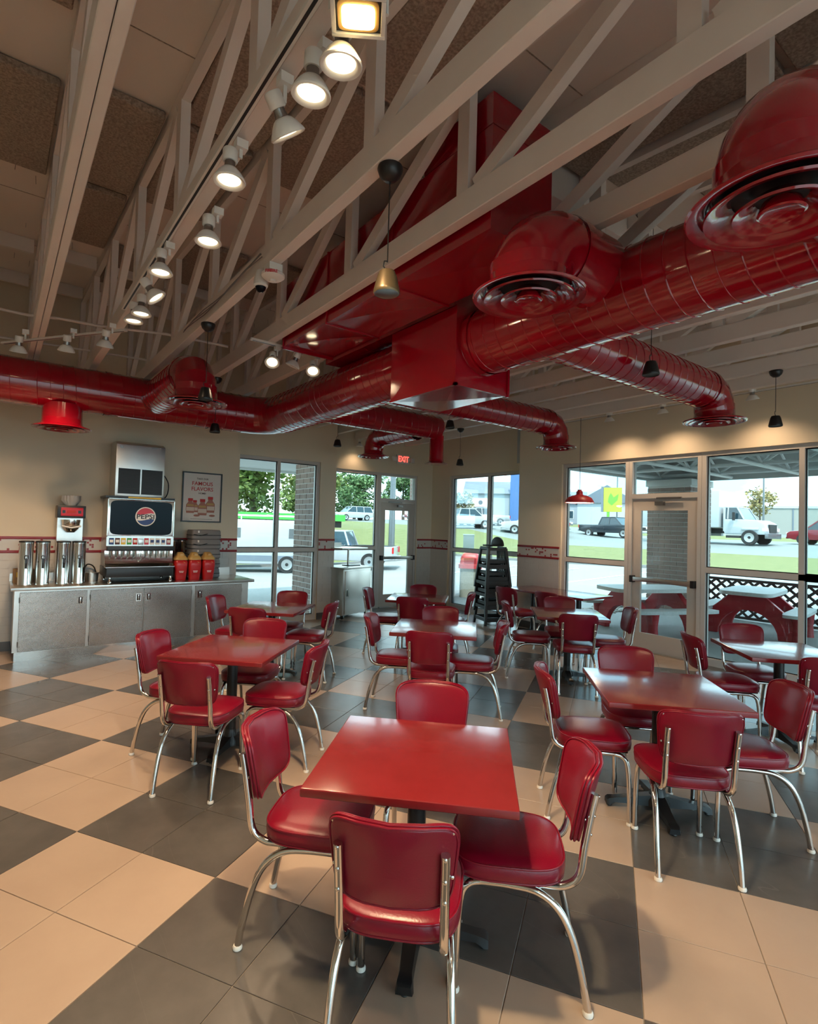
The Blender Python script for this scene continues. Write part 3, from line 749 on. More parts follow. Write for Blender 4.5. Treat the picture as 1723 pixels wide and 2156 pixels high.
OFF = {(0, 'L'): (.01, -.40), (0, 'F'): (-.005, -.395), (0, 'R'): (-.06, -.365), (0, 'B'): (.0, -.42),
       (1, 'F'): (.065, -.51), (1, 'R'): (-.086, -.405), (1, 'L'): (.09, -.335), (1, 'B'): (.02, -.40),
       (6, 'F'): (-.03, -.445), (6, 'L'): (.06, -.41), (6, 'R'): (-.12, -.405), (6, 'B'): (.03, -.40),
       (3, 'L'): (.05, -.335), (3, 'R'): (-.075, -.335), (3, 'F'): (.0, -.43), (3, 'B'): (.0, -.40)}
for i, ((tx, ty), lab, short) in enumerate(TB):
    make_table(lab, (tx, ty, 0), PI / 4)
    for k in 'FLRB':
        dx, dy, nm = DIR[k]; lx, ly = OFF.get((i, k), (0, -.41))
        fw = Vector((-dx, -dy)); rt = Vector((fw.y, -fw.x)); p = Vector((tx, ty)) + rt * lx + fw * ly
        place_chair(p.x, p.y, math.atan2(fw.y, fw.x) - PI / 2, 'red vinyl chrome-legged chair on the %s of the %s' % (nm, short))
make_table('long red table against the tiled pier under the red pendant lamp', (6.98, 5.28, 0), 0, .74, 1.50, ((0, -.42), (0, .42)), PI / 4)
place_chair(6.28, 5.42, -PI / 2, 'red vinyl chair at the left end of the long wall table')
place_chair(6.38, 4.78, -PI / 2, 'red vinyl chair at the right end of the long wall table')

# ------------------------------------------------------------------ drinks counter
CX0, CX1, CYF = .20, 2.95, 7.52
ct = thing('drinks_counter', 'low stainless steel drinks counter with swirled doors', 'counter')
MB().box(CX0, CX1, CYF + .006, YC - .02, .105, .815).build('counter_body', 'steel', ct)
MB().box(CX0 + .02, CX1 - .02, CYF + .02, YC - .02, 0, .105).build('toe_kick', 'steel_bright', ct)
top = MB().box(CX0 - .04, CX1 + .05, CYF - .10, YC - .016, .815, .852).build('worktop', 'steel', ct, bevel=.006)
MB().box(CX0 - .04, 1.0, YC - .030, YC - .016, .852, .95).build('backsplash', 'steel', ct)
MB().box(2.62, 2.90, YC - .030, YC - .016, .852, .97).build('backsplash', 'steel', ct)
for a, b, hx in ((.25, .925, .855), (.96, 1.555, 1.50), (1.565, 2.16, 1.62), (2.21, 2.85, 2.265)):
    d = MB().box(a, b, CYF - .016, CYF + .005, .112, .785).build('cabinet_door', 'steel_swirl', ct, bevel=.003, bseg=1)
    MB().box(hx - .030, hx + .030, CYF - .019, CYF - .0165, .62, .72).build('pull_plate', 'steel_bright', d)
    MB().box(hx - .020, hx + .020, CYF - .0200, CYF - .0192, .632, .708).build('pull_recess', 'black_matt', d)
    MB().box(hx - .007, hx + .007, CYF - .032, CYF - .0205, .635, .705).build('pull_grip', 'steel_bright', d, bevel=.003)
    hs = a if hx > (a + b) / 2 else b
    for z in (.20, .70): MB().tube([(hs, CYF - .018, z - .03), (hs, CYF - .018, z + .03)], .006, 8).build('hinge', 'steel_dark', d, smooth=40)
ZT = .852
def urn(name, x, y, label, R=.075, H=.52):
    t = thing(name, label, 'dispenser', (x, y, ZT), group='stainless tea urns on the counter')
    MB().lathe([(R, .0), (R, .02), (R * .985, .025), (R * .985, H - .05), (R, H - .045), (R, H - .02)], 32).build('tank', 'steel_bright', t, smooth=40)
    MB().lathe([(R * 1.02, H - .02), (R * 1.02, H - .004), (R * .8, H), (.001, H + .002)], 32).build('lid', 'black', t, smooth=40)
    f = MB().tube([(0, -R, .26), (0, -R - .035, .26), (0, -R - .04, .20)], .012, 8).build('tap', 'black', t, smooth=50)
    MB().box(-.012, .012, -R - .05, -R - .03, .262, .31).build('tap_lever', 'black', f)
    m = MB(); m.tube([(-.018, -R - .04, .31), (-.018, -R - .04, .345), (.018, -R - .04, .345), (.018, -R - .04, .31)], .005, 6, closed=True); m.build('tap_loop', 'black', f)
    MB().tube([(R * .8, R * .8, .0), (R * .8, R * .8, H - .02)], .012, 6).build('gauge_strip', 'black', t)
    return t
for x, l in ((.30, 'leftmost stainless tea urn on the drinks counter'), (.465, 'second stainless tea urn from the left end of the counter'), (.675, 'stainless tea urn under the left half of the red brewer'), (.84, 'stainless tea urn under the right half of the red brewer')):
    urn('tea_urn', x, 7.72, l)
tray = MB().box(.58, .93, 7.62, 7.82, ZT, ZT + .010)  # drip stand is part of the brewer
br = thing('tea_brewer', 'tea brewer with a red control head above two urns', 'brewer', (.757, 7.95, ZT))
MB().box(-.14, .14, .02, .16, 0, .80).build('brewer_column', 'steel', br)
MB().box(-.155, .155, -.10, .16, .80, .955).build('brewer_head', 'black', br, bevel=.008)
MB().box(-.115, .125, -.107, -.1005, .825, .93).build('control_panel', 'logo_red', br, bevel=.003)
MB().box(-.06, .045, -.112, -.1075, .86, .895).build('display_strip', 'print_red', br)
for x in (-.085, .085): MB().box(x - .016, x + .016, -.112, -.1075, .86, .895).build('switch', 'black', br)
MB().lathe([(.045, .0), (.09, .05), (.105, .14), (.105, .16)], 24, (0, -.05, .62)).build('brew_funnel', 'steel_bright', br, smooth=40)
MB().tube([(-.10, -.13, .70), (0, -.165, .68), (.10, -.13, .70)], .012, 8).build('funnel_handle', 'white_plastic', br, smooth=50)
fs = thing('filter_stack', 'stack of white paper coffee filters on the red brewer', 'filters', (.757, 7.98, ZT + .957))
m = MB()
for k in range(7):
    z = k * .010; n = 36; rings = []
    for r, h in ((.055, 0), (.075, .03), (.105, .065)):
        rings.append([((r + .006 * (r > .06) * (-1) ** j) * math.cos(2 * PI * j / n), (r + .006 * (r > .06) * (-1) ** j) * math.sin(2 * PI * j / n), z + h + .004 * math.sin(3 * j)) for j in range(n)])
    m.rings(rings, True, False)
m.build('paper_filters', 'paper', fs, smooth=40)

sm = thing('soda_fountain', 'self-serve soda fountain with a black backlit front and nozzles', 'soda machine', (1.535, 7.70, ZT))
MB().box(-.395, .40, .0, .44, .36, 1.075).build('cabinet', 'steel', sm, bevel=.008)
sf = MB().box(-.402, .408, -.012, -.0005, .58, 1.07).build('front_bezel', 'steel_bright', sm, bevel=.018, bseg=3)
sc_ = MB().prism(selip(.375, .222, 40, 9), 0, .006, Matrix.Translation((.002, -.0125, .825)) @ Matrix.Rotation(PI / 2, 4, 'X')).build('marquee_panel', 'screen_black', sm)
# the round emblem, printed in layers on the panel
EC = (.045, .845); ER = .125
def disc_part(fn, name, mt, y, n=40):
    MB().prism(fn, 0, .0012, Matrix.Translation((EC[0], y, EC[1])) @ Matrix.Rotation(PI / 2, 4, 'X')).build(name, mt, sc_)
circ = lambda R, n=48: [(R * math.cos(2 * PI * i / n), R * math.sin(2 * PI * i / n)) for i in range(n)]
disc_part(circ(ER), 'emblem_ring', 'white', -.0190)
def cap(R, wave, topside):
    a0 = math.asin(wave(-1)); pts = []
    n = 30; xs = [-1 + 2 * i / n for i in range(n + 1)]
    lim = [x * .985 for x in xs]
    edge = [(R * x * .93, R * wave(x)) for x in xs]
    sg = 1 if topside else -1
    a = math.atan2(edge[-1][1], edge[-1][0]); b = math.atan2(edge[0][1], edge[0][0])
    if topside:
        if b < 0: b += 2 * PI
        arc = [(R * math.cos(a + (b - a) * i / 24), R * math.sin(a + (b - a) * i / 24)) for i in range(25)]
        return edge + arc
    if b > 0: b -= 2 * PI
    arc = [(R * math.cos(b + (a - b) * i / 24), R * math.sin(b + (a - b) * i / 24)) for i in range(25)]
    return edge[::-1] + arc
disc_part(cap(ER * .90, lambda x: .30 + .10 * math.sin(x * 2.4), True), 'emblem_red', 'logo_red', -.0203)
disc_part(cap(ER * .90, lambda x: -.38 + .10 * math.sin(x * 2.4), False), 'emblem_blue', 'logo_blue', -.0203)
text('PEPSI', .085, 'black', sc_, facing((0, -1, 0), (EC[0], -.0212, EC[1] - .004)), 'emblem_word', .0015, .215)
cols = ['logo_blue', 'print_dark', 'yellow', 'green_paint', 'print_red', None, 'logo_red', 'white', 'white_plastic', 'white', 'mosaic_red']
for k, c in enumerate(cols):
    x = -.345 + k * .069
    if c:
        p = MB().box(x - .028, x + .028, -.018, -.0125, .478, .562).build('flavour_card', c, sm, bevel=.002, bseg=1)
        MB().box(x - .020, x + .020, -.0195, -.0182, .505, .54).build('card_print', 'white' if c not in ('white', 'white_plastic') else 'logo_blue', p)
    else: MB().box(x - .032, x + .032, -.03, -.0125, .478, .555).build('ice_lever_plate', 'steel', sm, bevel=.004)
MB().box(-.402, .408, -.011, -.0005, .46, .578).build('label_rail', 'steel', sm)
MB().box(-.40, .405, -.10, .0, .40, .458).build('nozzle_housing', 'black', sm, bevel=.006)
for k in range(11):
    x = -.345 + k * .069
    if k == 5: continue
    nzl = MB().lathe([(.010, -.075), (.014, -.05), (.016, 0)], 12, (x, -.06, .40)).build('nozzle', 'steel_bright', sm, smooth=40)
    MB().bar((x, -.085, .40), (x, -.098, .325), .012, .004, up=(0, 1, 0)).build('lever', 'steel_bright', nzl)
m = MB().tube([(.0 - .028, -.09, .40), (-.028, -.10, .33), (0, -.10, .31), (.028, -.10, .33), (.028, -.09, .40)], .005, 8); m.build('ice_lever', 'steel_bright', sm, smooth=50)
m = MB(); prof = [(0, .40), (-.004, .30), (-.03, .235), (-.09, .205), (-.13, .20), (-.13, .19), (0, .19)]
M = Matrix(((0, 0, 1, 0), (1, 0, 0, 0), (0, 1, 0, 0), (0, 0, 0, 1)))
m.prism(prof, -.415, .405, M).build('splash_panel', 'steel_bright', sm, smooth=40)
MB().box(-.405, .395, -.13, .42, .07, .189).build('drip_base', 'black', sm, bevel=.006)
MB().box(-.395, .40, .0, .44, .19, .36).build('lower_cabinet', 'steel_dark', sm)
for x in (-.36, .36):
    for y in (-.10, .38): MB().lathe([(.022, 0), (.022, .02), (.014, .03), (.014, .07)], 12, (x, y, 0)).build('foot', 'steel_bright', sm, smooth=40)
MB().box(-.43, .405, -.01, .44, 1.0755, 1.10).build('top_plate', 'black', sm)
MB().box(-.17, .23, -.014, -.0105, 1.078, 1.098).build('caution_label', 'yellow', sm)

ic = thing('ice_maker', 'stainless ice maker with two black louvred grilles on the soda fountain', 'ice machine', (1.51, 7.76, ZT + 1.1005))
MB().prism([(.0, .0), (.44, .0), (.44, .72), (.10, .72), (.0, .68)], -.295, .30, M).build('housing', 'steel', ic, bevel=.006)
for a, b in ((-.262, .0), (.018, .275)):
    g = MB().box(a, b, -.008, -.0005, .035, .365).build('grille', 'black', ic)
    for k in range(17):
        z = .048 + k * .0185
        MB().box(a + .008, b - .008, -.016, -.0085, z, z + .008).build('louvre', 'black_matt', g)
MB().lathe([(.001, 0), (.022, 0), (.022, .004), (.001, .004)], 24, (-.235, -.0005, .645), Matrix.Rotation(PI / 2, 3, 'X').to_4x4()).build('round_badge', 'steel_dark', ic, smooth=40)
text('G', .032, 'white', ic, facing((0, -1, 0), (-.235, -.006, .645)), 'badge_letter')
MB().box(.13, .20, -.003, -.0005, .655, .662).build('name_plate', 'steel_dark', ic); MB().box(.215, .245, -.003, -.0005, .65, .668).build('name_plate', 'steel_bright', ic)
m = MB(); round_tube(m, [(.302, .10, .32), (.34, .13, .30), (.40, .18, .20), (.40, .25, .05), (.33, .35, -.05)], .007)
m.build('power_cord', 'black_rubber', ic, smooth=60)

# ketchup jugs with pump lids
def jug(x, label):
    t = thing('sauce_jug', label, 'sauce dispenser', (x, 7.70, ZT), random.uniform(-.08, .08), group='red ketchup dispensers on the counter')
    m = MB(); rings = []
    for z, a, b in ((0, .068, .075), (.02, .072, .08), (.20, .088, .098), (.26, .086, .096), (.275, .07, .085)):
        rings.append([(p, q, z) for p, q in selip(a, b, 28, 5)])
    m.rings(rings); m.build('jug_body', 'ketchup_red', t, smooth=40)
    m = MB(); rings = []
    for z, a, b, oy in ((.275, .089, .099, 0), (.292, .089, .099, 0), (.33, .06, .085, .01), (.365, .045, .05, .03), (.375, .03, .03, .035)):
        rings.append([(p, q + oy, z) for p, q in selip(a, b, 28, 4)])
    m.rings(rings); m.build('lid', 'tan_lid', t, smooth=40)
    MB().prism(selip(.036, .026, 24, 2.6), 0, .003, Matrix.Translation((.012, -.093, .225)) @ Matrix.Rotation(PI / 2, 4, 'X')).build('badge', 'tan_lid', t)
    MB().prism(selip(.026, .010, 20, 2.6), 0, .0045, Matrix.Translation((.012, -.0935, .225)) @ Matrix.Rotation(PI / 2, 4, 'X')).build('badge_print', 'print_red', t)
    for z, w in ((.12, .036), (.104, .030)): MB().box(-w / 1.2, w / 1.2, -.0945, -.085, z, z + .007).build('printed_line', 'white', t)
    MB().box(-.02, .03, -.075, -.03, .29, .36).build('pump_slot', 'tan_lid', t, bevel=.006)
jug(2.045, 'red ketchup jug with tan lid nearest the soda fountain'); jug(2.23, 'middle red ketchup jug with tan lid'); jug(2.415, 'red ketchup jug with tan lid beside the grey booster seats')
# grey booster seats stacked by the poster
bz = ZT
for k in range(5):
    lab = 'grey plastic booster seat, %s of the stack on the counter' % ['lowest', 'second from the bottom', 'middle one', 'second from the top', 'topmost'][k]
    t = thing('booster_seat', lab, 'booster seat', (2.44, 8.0, bz), group='grey booster seats stacked on the counter')
    m = MB(); rings = []
    for z, g in ((0, .94), (.012, 1.0), (.115, .97), (.135, .92)): rings.append([(p * g, q * g, z) for p, q in selip(.215, .16, 32, 7)])
    m.rings(rings); m.build('shell', 'grey_plastic', t, smooth=40)
    m = MB(); rings = []
    for z, g in ((.055, 1.012), (.065, 1.012)): rings.append([(p * g, q * g, z) for p, q in selip(.213, .158, 32, 7)])
    m.rings(rings); m.build('rim_groove', 'black_matt', t, smooth=40)
    MB().tube([(-.19, -.165, .075), (-.10, -.175, .055), (.0, -.165, .08)], .012, 6, flat=.4).build('strap', 'black', t, smooth=50)
    MB().box(-.13, -.11, -.163, -.150, .095, .125).build('clip', 'white_plastic', t)
    bz += .1365
for x, l in ((2.03, 'small stainless canister just right of the soda fountain'), (2.155, 'small stainless canister behind the ketchup jugs')):
    t = thing('canister', l, 'canister', (x, 8.08, ZT)); MB().lathe([(.055, 0), (.055, .50), (.058, .505), (.058, .52)], 24).build('tank', 'steel_bright', t, smooth=40); MB().lathe([(.059, .521), (.055, .535), (.001, .54)], 24).build('lid', 'black', t, smooth=40)
t = thing('cardboard_box', 'small cardboard box on the far left end of the counter', 'box', (.0, 0, 0)); MB().box(.19, .40, 7.95, 8.15, ZT, ZT + .16).build('carton', 'cardboard', t); MB().box(.22, .30, 7.945, 7.9495, ZT + .07, ZT + .13).build('sticker', 'yellow', t)
t = thing('steel_pan', 'low steel pan on the counter beside the brewer', 'pan', (1.01, 7.90, ZT)); MB().lathe([(.075, 0), (.083, .10), (.09, .102), (.09, .11)], 28, capt=False).build('pan_body', 'steel', t, smooth=40); MB().box(-.012, .012, .086, .18, .09, .10).build('pan_handle', 'steel_dark', t)
m = MB(); round_tube(m, [(.93, 8.02, .95), (.98, 8.10, 1.05), (1.06, 8.12, 1.02), (1.10, 8.10, .90)], .008)
tag(m.build('power_cable', 'black_rubber', smooth=60), 'black cable hanging between the brewer and the soda fountain', 'cable')

# ------------------------------------------------------------------ framed poster on the counter wall
ps = thing('framed_poster', 'black-framed poster advertising bottled sauces on the counter wall', 'poster', (2.45, YC, 2.01))
hw, hh2 = .290, .368
m = MB()
for a, b, c, d in ((-hw, -hw + .018, -hh2, hh2), (hw - .018, hw, -hh2, hh2), (-hw + .018, hw - .018, hh2 - .018, hh2), (-hw + .018, hw - .018, -hh2, -hh2 + .018)): m.box(a, b, -.026, -.001, c, d)
m.build('frame', 'black', ps)
MB().box(-hw + .018, hw - .018, -.012, -.002, -hh2 + .018, hh2 - .018).build('print_sheet', 'paper', ps)
for s, z, sz, c, w, b in (('TAKE OUR', .272, .036, 'print_dark', .170, .0006), ('FAMOUS', .200, .078, 'print_red', .300, .0008), ('FLAVORS', .120, .078, 'print_red', .315, .0008), ('HOME!', .058, .034, 'print_dark', .105, .0006)):
    text(s, sz, c, ps, facing((0, -1, 0), (.0, -.0135, z)), 'lettering', b, w)
def bottle(x, z, k, y):
    prof = [(-.055, 0), (.055, 0), (.062, .05), (.060, .12), (.03, .16), (.03, .185), (-.03, .185), (-.03, .16), (-.060, .12), (-.062, .05)]
    M2 = Matrix.Translation((x, y, z)) @ Matrix.Rotation(PI / 2, 4, 'X')
    b = MB().prism([(p * k, q * k) for p, q in prof], 0, .0008, M2).build('printed_bottle', 'print_brown', ps)
    MB().prism([(-.034 * k, .178 * k), (.034 * k, .178 * k), (.034 * k, .215 * k), (-.034 * k, .215 * k)], 0, .0014, M2).build('bottle_cap', 'print_red', b)
    MB().prism([(-.056 * k, .03 * k), (.056 * k, .03 * k), (.056 * k, .085 * k), (-.056 * k, .085 * k)], 0, .0016, M2).build('bottle_label', 'print_cream', b)
    MB().prism([(-.050 * k, .10 * k), (.050 * k, .10 * k), (.045 * k, .128 * k), (-.045 * k, .128 * k)], 0, .0016, M2).build('bottle_band', 'tan_lid', b)
bottle(-.10, -.222, .82, -.0125); bottle(-.165, -.235, 1.0, -.0135); bottle(.125, -.222, 1.1, -.0135); bottle(.01, -.265, 1.12, -.0145)
for x, z in ((-.07, -.27), (.155, -.268)): MB().prism(selip(.045, .016, 20, 2), 0, .001, Matrix.Translation((x, -.013, z)) @ Matrix.Rotation(PI / 2, 4, 'X')).build('printed_dish', 'print_brown', ps)
m = MB()
for k in range(22): m.box(-.155 + k * .0145, -.155 + k * .0145 + .009, -.0133, -.0122, -.326, -.319)
stuff(m.build('fine_print', 'print_dark', ps))

# ------------------------------------------------------------------ track lighting
def track(name, p, q, label):
    t = thing(name, label, 'light track')
    MB().bar(p, q, .034, .018).build('track_rail', 'white_plastic', t)
    d = (Vector(q) - Vector(p)).normalized(); z = Vector((0, 0, .0092))
    MB().bar(Vector(p) + d * .02 - z, Vector(q) - d * .02 - z, .012, .0015).build('track_slot', 'black', t)
    return t
def lamp(x, y, z, label, aim=(0, 0, -1), top=3.327, power=1.0, on=True):
    """track head: adapter, stem, cup and PAR lamp; z = centre of the lit face"""
    t = thing('track_lamp', label, 'spotlight', (x, y, z), group='white track lamps')
    a = Vector(aim).normalized(); q = a.to_track_quat('-Z', 'Y').to_matrix().to_4x4()
    MB().lathe([(.0475, .007), (.056, -.002), (.066, -.004), (.069, 0), (.066, .008), (.050, .034), (.036, .050), (.026, .056)], 28, M=q, capb=False).build('lamp_shade', 'white_plastic', t, smooth=40)
    MB().lathe([(.026, .0565), (.022, .075), (.022, .090)], 20, M=q).build('lamp_neck', 'steel_dark', t, smooth=40)
    MB().lathe([(.028, .085), (.032, .09), (.032, .135), (.028, .14)], 20, M=q).build('socket_cup', 'white_plastic', t, smooth=40)
    MB().lathe([(.001, .0045), (.040, .0045), (.0495, .0075), (.001, .009)], 28, M=q).build('lamp_face', 'lamp_emit' if on else 'steel_dark', t, smooth=40)
    bt = a * -.13; hz = top - z
    MB().bar(Vector((bt.x + .045, bt.y, bt.z - .01)), Vector((bt.x + .045, bt.y, max(hz - .02, bt.z + .03))), .014, .012, up=(0, 1, 0)).build('bracket_arm', 'white_plastic', t)
    MB().box(bt.x + .02, bt.x + .07, bt.y - .022, bt.y + .022, max(hz - .04, bt.z + .02), hz - .002).build('track_adapter', 'white_plastic', t)
    if on:
        L = bpy.data.lights.new('lamp_light', 'SPOT'); L.energy = LAMP_W * power; L.color = LAMP_C; L.spot_size = math.radians(125); L.spot_blend = .9; L.shadow_soft_size = .05
        lo = bpy.data.objects.new('lamp_light', L); COL.objects.link(lo); lo.parent = t
        lo.location = a * .02; lo.rotation_euler = a.to_track_quat('-Z', 'Y').to_euler()
    return t
track('light_track', (.75, .6, 3.335), (.75, 4.75, 3.335), 'long white light track under a roof truss at upper left')
rows = [((.827, 1.487), 'track lamp just below the bright floodlight', (.05, .1, -1)), ((.807, 1.653), 'second track lamp below the floodlight', (.0, .1, -1)), ((.83, 1.88), 'third lamp of the long track, tilted to the right', (.75, .25, -1)),
        ((.75, 2.295), 'fourth lamp of the long track, aimed straight down', (0, 0, -1)), ((.838, 2.87), 'fifth lamp of the long track', (0, 0, -1)), ((.728, 3.414), 'sixth lamp of the long track', (0, 0, -1)),
        ((.797, 3.82), 'seventh lamp of the long track, tilted to the right', (.75, -.2, -1)), ((.777, 4.198), 'eighth lamp of the long track, overlapping the ninth', (0, 0, -1)), ((.762, 4.388), 'last lamp at the far end of the long track', (0, 0, -1))]
for (x, y), l, a in rows: lamp(x, y, 3.13, l, a)
track('light_track', (-.02, 6.50, 3.335), (.86, 5.28, 3.335), 'short white light track set askew above the counter')
for (x, y), l in (((.10, 5.90), 'left lamp of the short track above the counter'), ((.44, 5.58), 'middle lamp of the short track above the counter'), ((.69, 5.20), 'right lamp of the short track above the counter')):
    lamp(x, y, 3.13, l, (0, .35, -1), power=2.2)
track('light_track', (1.80, 4.75, 3.335), (2.72, 4.78, 3.335), 'white light track beside the end of the red duct box')
lamp(1.99, 4.69, 3.14, 'left lit lamp of the track by the red duct box', (-.25, -.55, -.8), power=.7); lamp(2.41, 4.69, 3.14, 'right lit lamp of the track by the red duct box', (-.25, -.55, -.8), power=.7)
lamp(2.20, 4.70, 3.15, 'unlit lamp between two lit ones by the red duct box', (-.3, .3, -1), on=False)
track('light_track', (6.98, 1.0, 3.335), (6.98, 5.2, 3.335), 'white light track along the top of the patio window wall')
for y, l in ((4.38, 'left lamp washing the patio wall'), (3.62, 'middle lamp washing the patio wall'), (2.58, 'right lamp washing the patio wall')):
    lamp(6.93, y, 3.235, l, (.22, 0, -1), power=.75)
lamp(5.60, 8.85, 3.19, 'small lamp glowing behind the ducts in the bay', (0, .1, -1), power=.25)
# unseen tracks and lamps added behind and beside the viewer to light the room
track('light_track', (.75, -3.2, 3.335), (.75, .2, 3.335), 'unseen light track added overhead behind the viewer')
for k, (x, y) in enumerate(((.78, -.6), (.78, -1.6), (.78, -2.6))): lamp(x, y, 3.13, '%s lamp of the unseen track added behind the viewer' % ['first', 'second', 'third'][k])
track('light_track', (4.72, -3.2, 3.335), (4.72, .6, 3.335), 'unseen light track added overhead to the right, outside the picture')
for k, (x, y) in enumerate(((4.7, .2), (4.7, -1.0), (4.7, -2.2))): lamp(x, y, 3.13, '%s lamp of the unseen track added outside the picture at right' % ['first', 'second', 'third'][k])

fl_ = thing('floodlight', 'square floodlight glowing bright yellow at the top of the picture', 'floodlight', (.81, 1.36, 3.20))
fl_.rotation_euler = (0, 0, math.radians(-33))
MB().box(-.075, .075, -.06, .06, -.012, .035).build('housing', 'black', fl_, bevel=.006)
m = MB()
for a, b, c, d in ((-.082, .082, .055, .068), (-.082, .082, -.068, -.055), (-.082, -.068, -.055, .055), (.068, .082, -.055, .055)): m.box(a, b, c, d, -.022, -.008)
m.build('bezel', 'white_plastic', fl_, bevel=.003)
MB().prism(selip(.050, .038, 32, 5), -.0215, -.0125).build('lens', 'flood_emit', fl_)
MB().prism(selip(.062, .050, 32, 6), -.0165, -.0122).build('reflector', 'tan_lid', fl_)
MB().tube([(-.085, 0, -.005), (-.085, 0, .08), (.085, 0, .08), (.085, 0, -.005)], .006, 8).build('yoke', 'white_plastic', fl_)
L = bpy.data.lights.new('flood_light', 'SPOT'); L.energy = 120; L.color = (1, .74, .42); L.spot_size = math.radians(150); L.spot_blend = 1; L.shadow_soft_size = .06
lo = bpy.data.objects.new('flood_light', L); COL.objects.link(lo); lo.parent = fl_; lo.location = (0, 0, -.04)

# ------------------------------------------------------------------ pendant speakers, detectors, exit sign, pendant lamp
def speaker(x, y, zs, label, mt='black', top=ZC, canopy=True):
    if min(abs(x - q) for q in truss_x) > .06: top = deck_z(y) - .001
    t = thing('pendant_speaker', label, 'speaker', (x, y, zs), group='pendant speakers on cables')
    m = MB().lathe([(.058, .0), (.062, .008), (.060, .02), (.045, .085), (.036, .105), (.001, .108)], 28, capb=False); m.build('speaker_body', mt, t, smooth=40)
    MB().lathe([(.001, .004), (.050, .006), (.0575, .002), (.0575, .012), (.001, .014)], 28).build('speaker_grille', 'steel_dark' if mt != 'black' else 'black_matt', t, smooth=40)
    MB().tube([(0, .0, .105), (-.022, 0, .125), (-.018, 0, .15), (0, 0, .155)], .003, 6).build('hanger_hook', 'black', t, smooth=50)
    MB().tube([(0, 0, .15), (0, 0, top - zs - .03)], .0028, 6).build('cable', 'black', t)
    if canopy: MB().lathe([(.001, -.068), (.028, -.062), (.050, -.04), (.060, -.012), (.058, 0), (.001, .001)], 28, (0, 0, top - zs - .001)).build('ceiling_canopy', 'black', t, smooth=50)
for x, y, z, l, mt in ((1.42, 2.05, 2.745, 'brass-toned pendant speaker hanging in front of the red duct box', 'brass_cone'), (1.39, 4.66, 2.69, 'black pendant speaker hanging in front of the branch diffuser by the counter', 'black'),
        (2.02, 6.36, 2.70, 'black pendant speaker hanging below the duct near the poster', 'black'), (3.97, 2.17, 2.87, 'black pendant speaker in front of the branch duct at right', 'black'),
        (6.28, 2.13, 2.78, 'black pendant speaker left of the right edge, below a lone canopy', 'black'), (4.17, 7.22, 2.86, 'black pendant speaker above the pier beside the tall window', 'black'),
        (6.26, 6.72, 2.72, 'black pendant speaker hanging above the bay window', 'black'), (4.79, 5.35, 2.98, 'black pendant speaker in front of the bay branch duct', 'black')):
    speaker(x, y, z, l, mt)

t = thing('smoke_detector', 'white round detector marked FIRE under a truss', 'detector', (1.39, 3.31, 3.245))
MB().box(-.045, .045, -.045, .045, .052, .099).build('back_box', 'white_plastic', t)
MB().lathe([(.001, -.012), (.020, -.010), (.024, 0), (.055, .006), (.074, .022), (.076, .036), (.058, .05), (.001, .051)], 36).build('detector_body', 'white_plastic', t, smooth=40)
for a in (-.55, .55):
    n = Vector((math.sin(a) * -.59 - math.cos(a) * .59, -math.cos(a) * .8 + math.sin(a) * -.3, 0)).normalized()
    text('FIRE', .026, 'logo_red', t, facing(n, (n.x * .0772, n.y * .0772, .029)), 'fire_lettering', .0006)
t = thing('dome_camera', 'small white dome camera with black lens beside the smoke detector', 'camera', (1.36, 3.44, 3.235))
MB().lathe([(.040, .0), (.048, .01), (.046, .05), (.030, .109)], 28).build('camera_base', 'white_plastic', t, smooth=40)
MB().lathe([(.001, -.034), (.018, -.030), (.031, -.016), (.036, .0005)], 28).build('dome', 'screen_black', t, smooth=60)
t = thing('cable_bundle', 'grey cables slung along the truss by the detector', 'cable')
for k in range(3): MB().tube([(1.33 - .006 * k, 3.36 + .3 * j, 3.40 + .02 * math.sin(j * 1.3 + k)) for j in range(7)], .004, 6).build('cable', 'steel_dark', t, smooth=50)

ex = thing('exit_sign', 'red EXIT sign with two emergency lamp heads above the left door', 'sign', (6.80, YD, 3.06))
MB().box(-.16, .16, -.055, -.001, -.095, .095).build('sign_housing', 'white_plastic', ex, bevel=.012)
text('EXIT', .165, 'exit_emit', ex, facing((0, -1, 0), (0, -.0565, 0)), 'exit_letters', .004, .27, .0012)
for s in (-1, 1):
    h = MB().box(s * .235 - .05, s * .235 + .05, -.075, -.015, -.055, .045).build('lamp_head', 'white_plastic', ex, bevel=.012)
    MB().box(s * .235 - .036, s * .235 + .036, -.079, -.0755, -.04, .03).build('lens', 'white', h)
    MB().box(min(s * .16, s * .185), max(s * .16, s * .185), -.05, -.02, -.02, .02).build('lamp_arm', 'white_plastic', ex)

pd = thing('pendant_lamp', 'red barn-style pendant lamp hanging in front of the patio window', 'lamp', (6.95, 4.86, 2.09))
MB().lathe([(.205, .0), (.207, .006), (.203, .022), (.170, .075), (.110, .105), (.06, .115), (.048, .125), (.046, .165), (.030, .18), (.030, .195), (.001, .196)], 40, capb=False).build('shade', 'picnic_red', pd, smooth=40)
MB().lathe([(.200, .004), (.196, .022), (.164, .070), (.10, .098), (.001, .104)], 40, capb=False).build('shade_lining', 'white', pd, smooth=40)
MB().lathe([(.001, .03), (.028, .036), (.036, .06), (.020, .095), (.001, .098)], 20).build('bulb', 'lamp_in', pd, smooth=60)
MB().tube([(0, 0, .195), (0, 0, ZC - 2.09 + .5)], .004, 6).build('cable', 'black', pd)
L = bpy.data.lights.new('bulb_light', 'POINT'); L.energy = 8; L.color = LAMP_C; L.shadow_soft_size = .04
lo = bpy.data.objects.new('bulb_light', L); COL.objects.link(lo); lo.parent = pd; lo.location = (0, 0, .02)

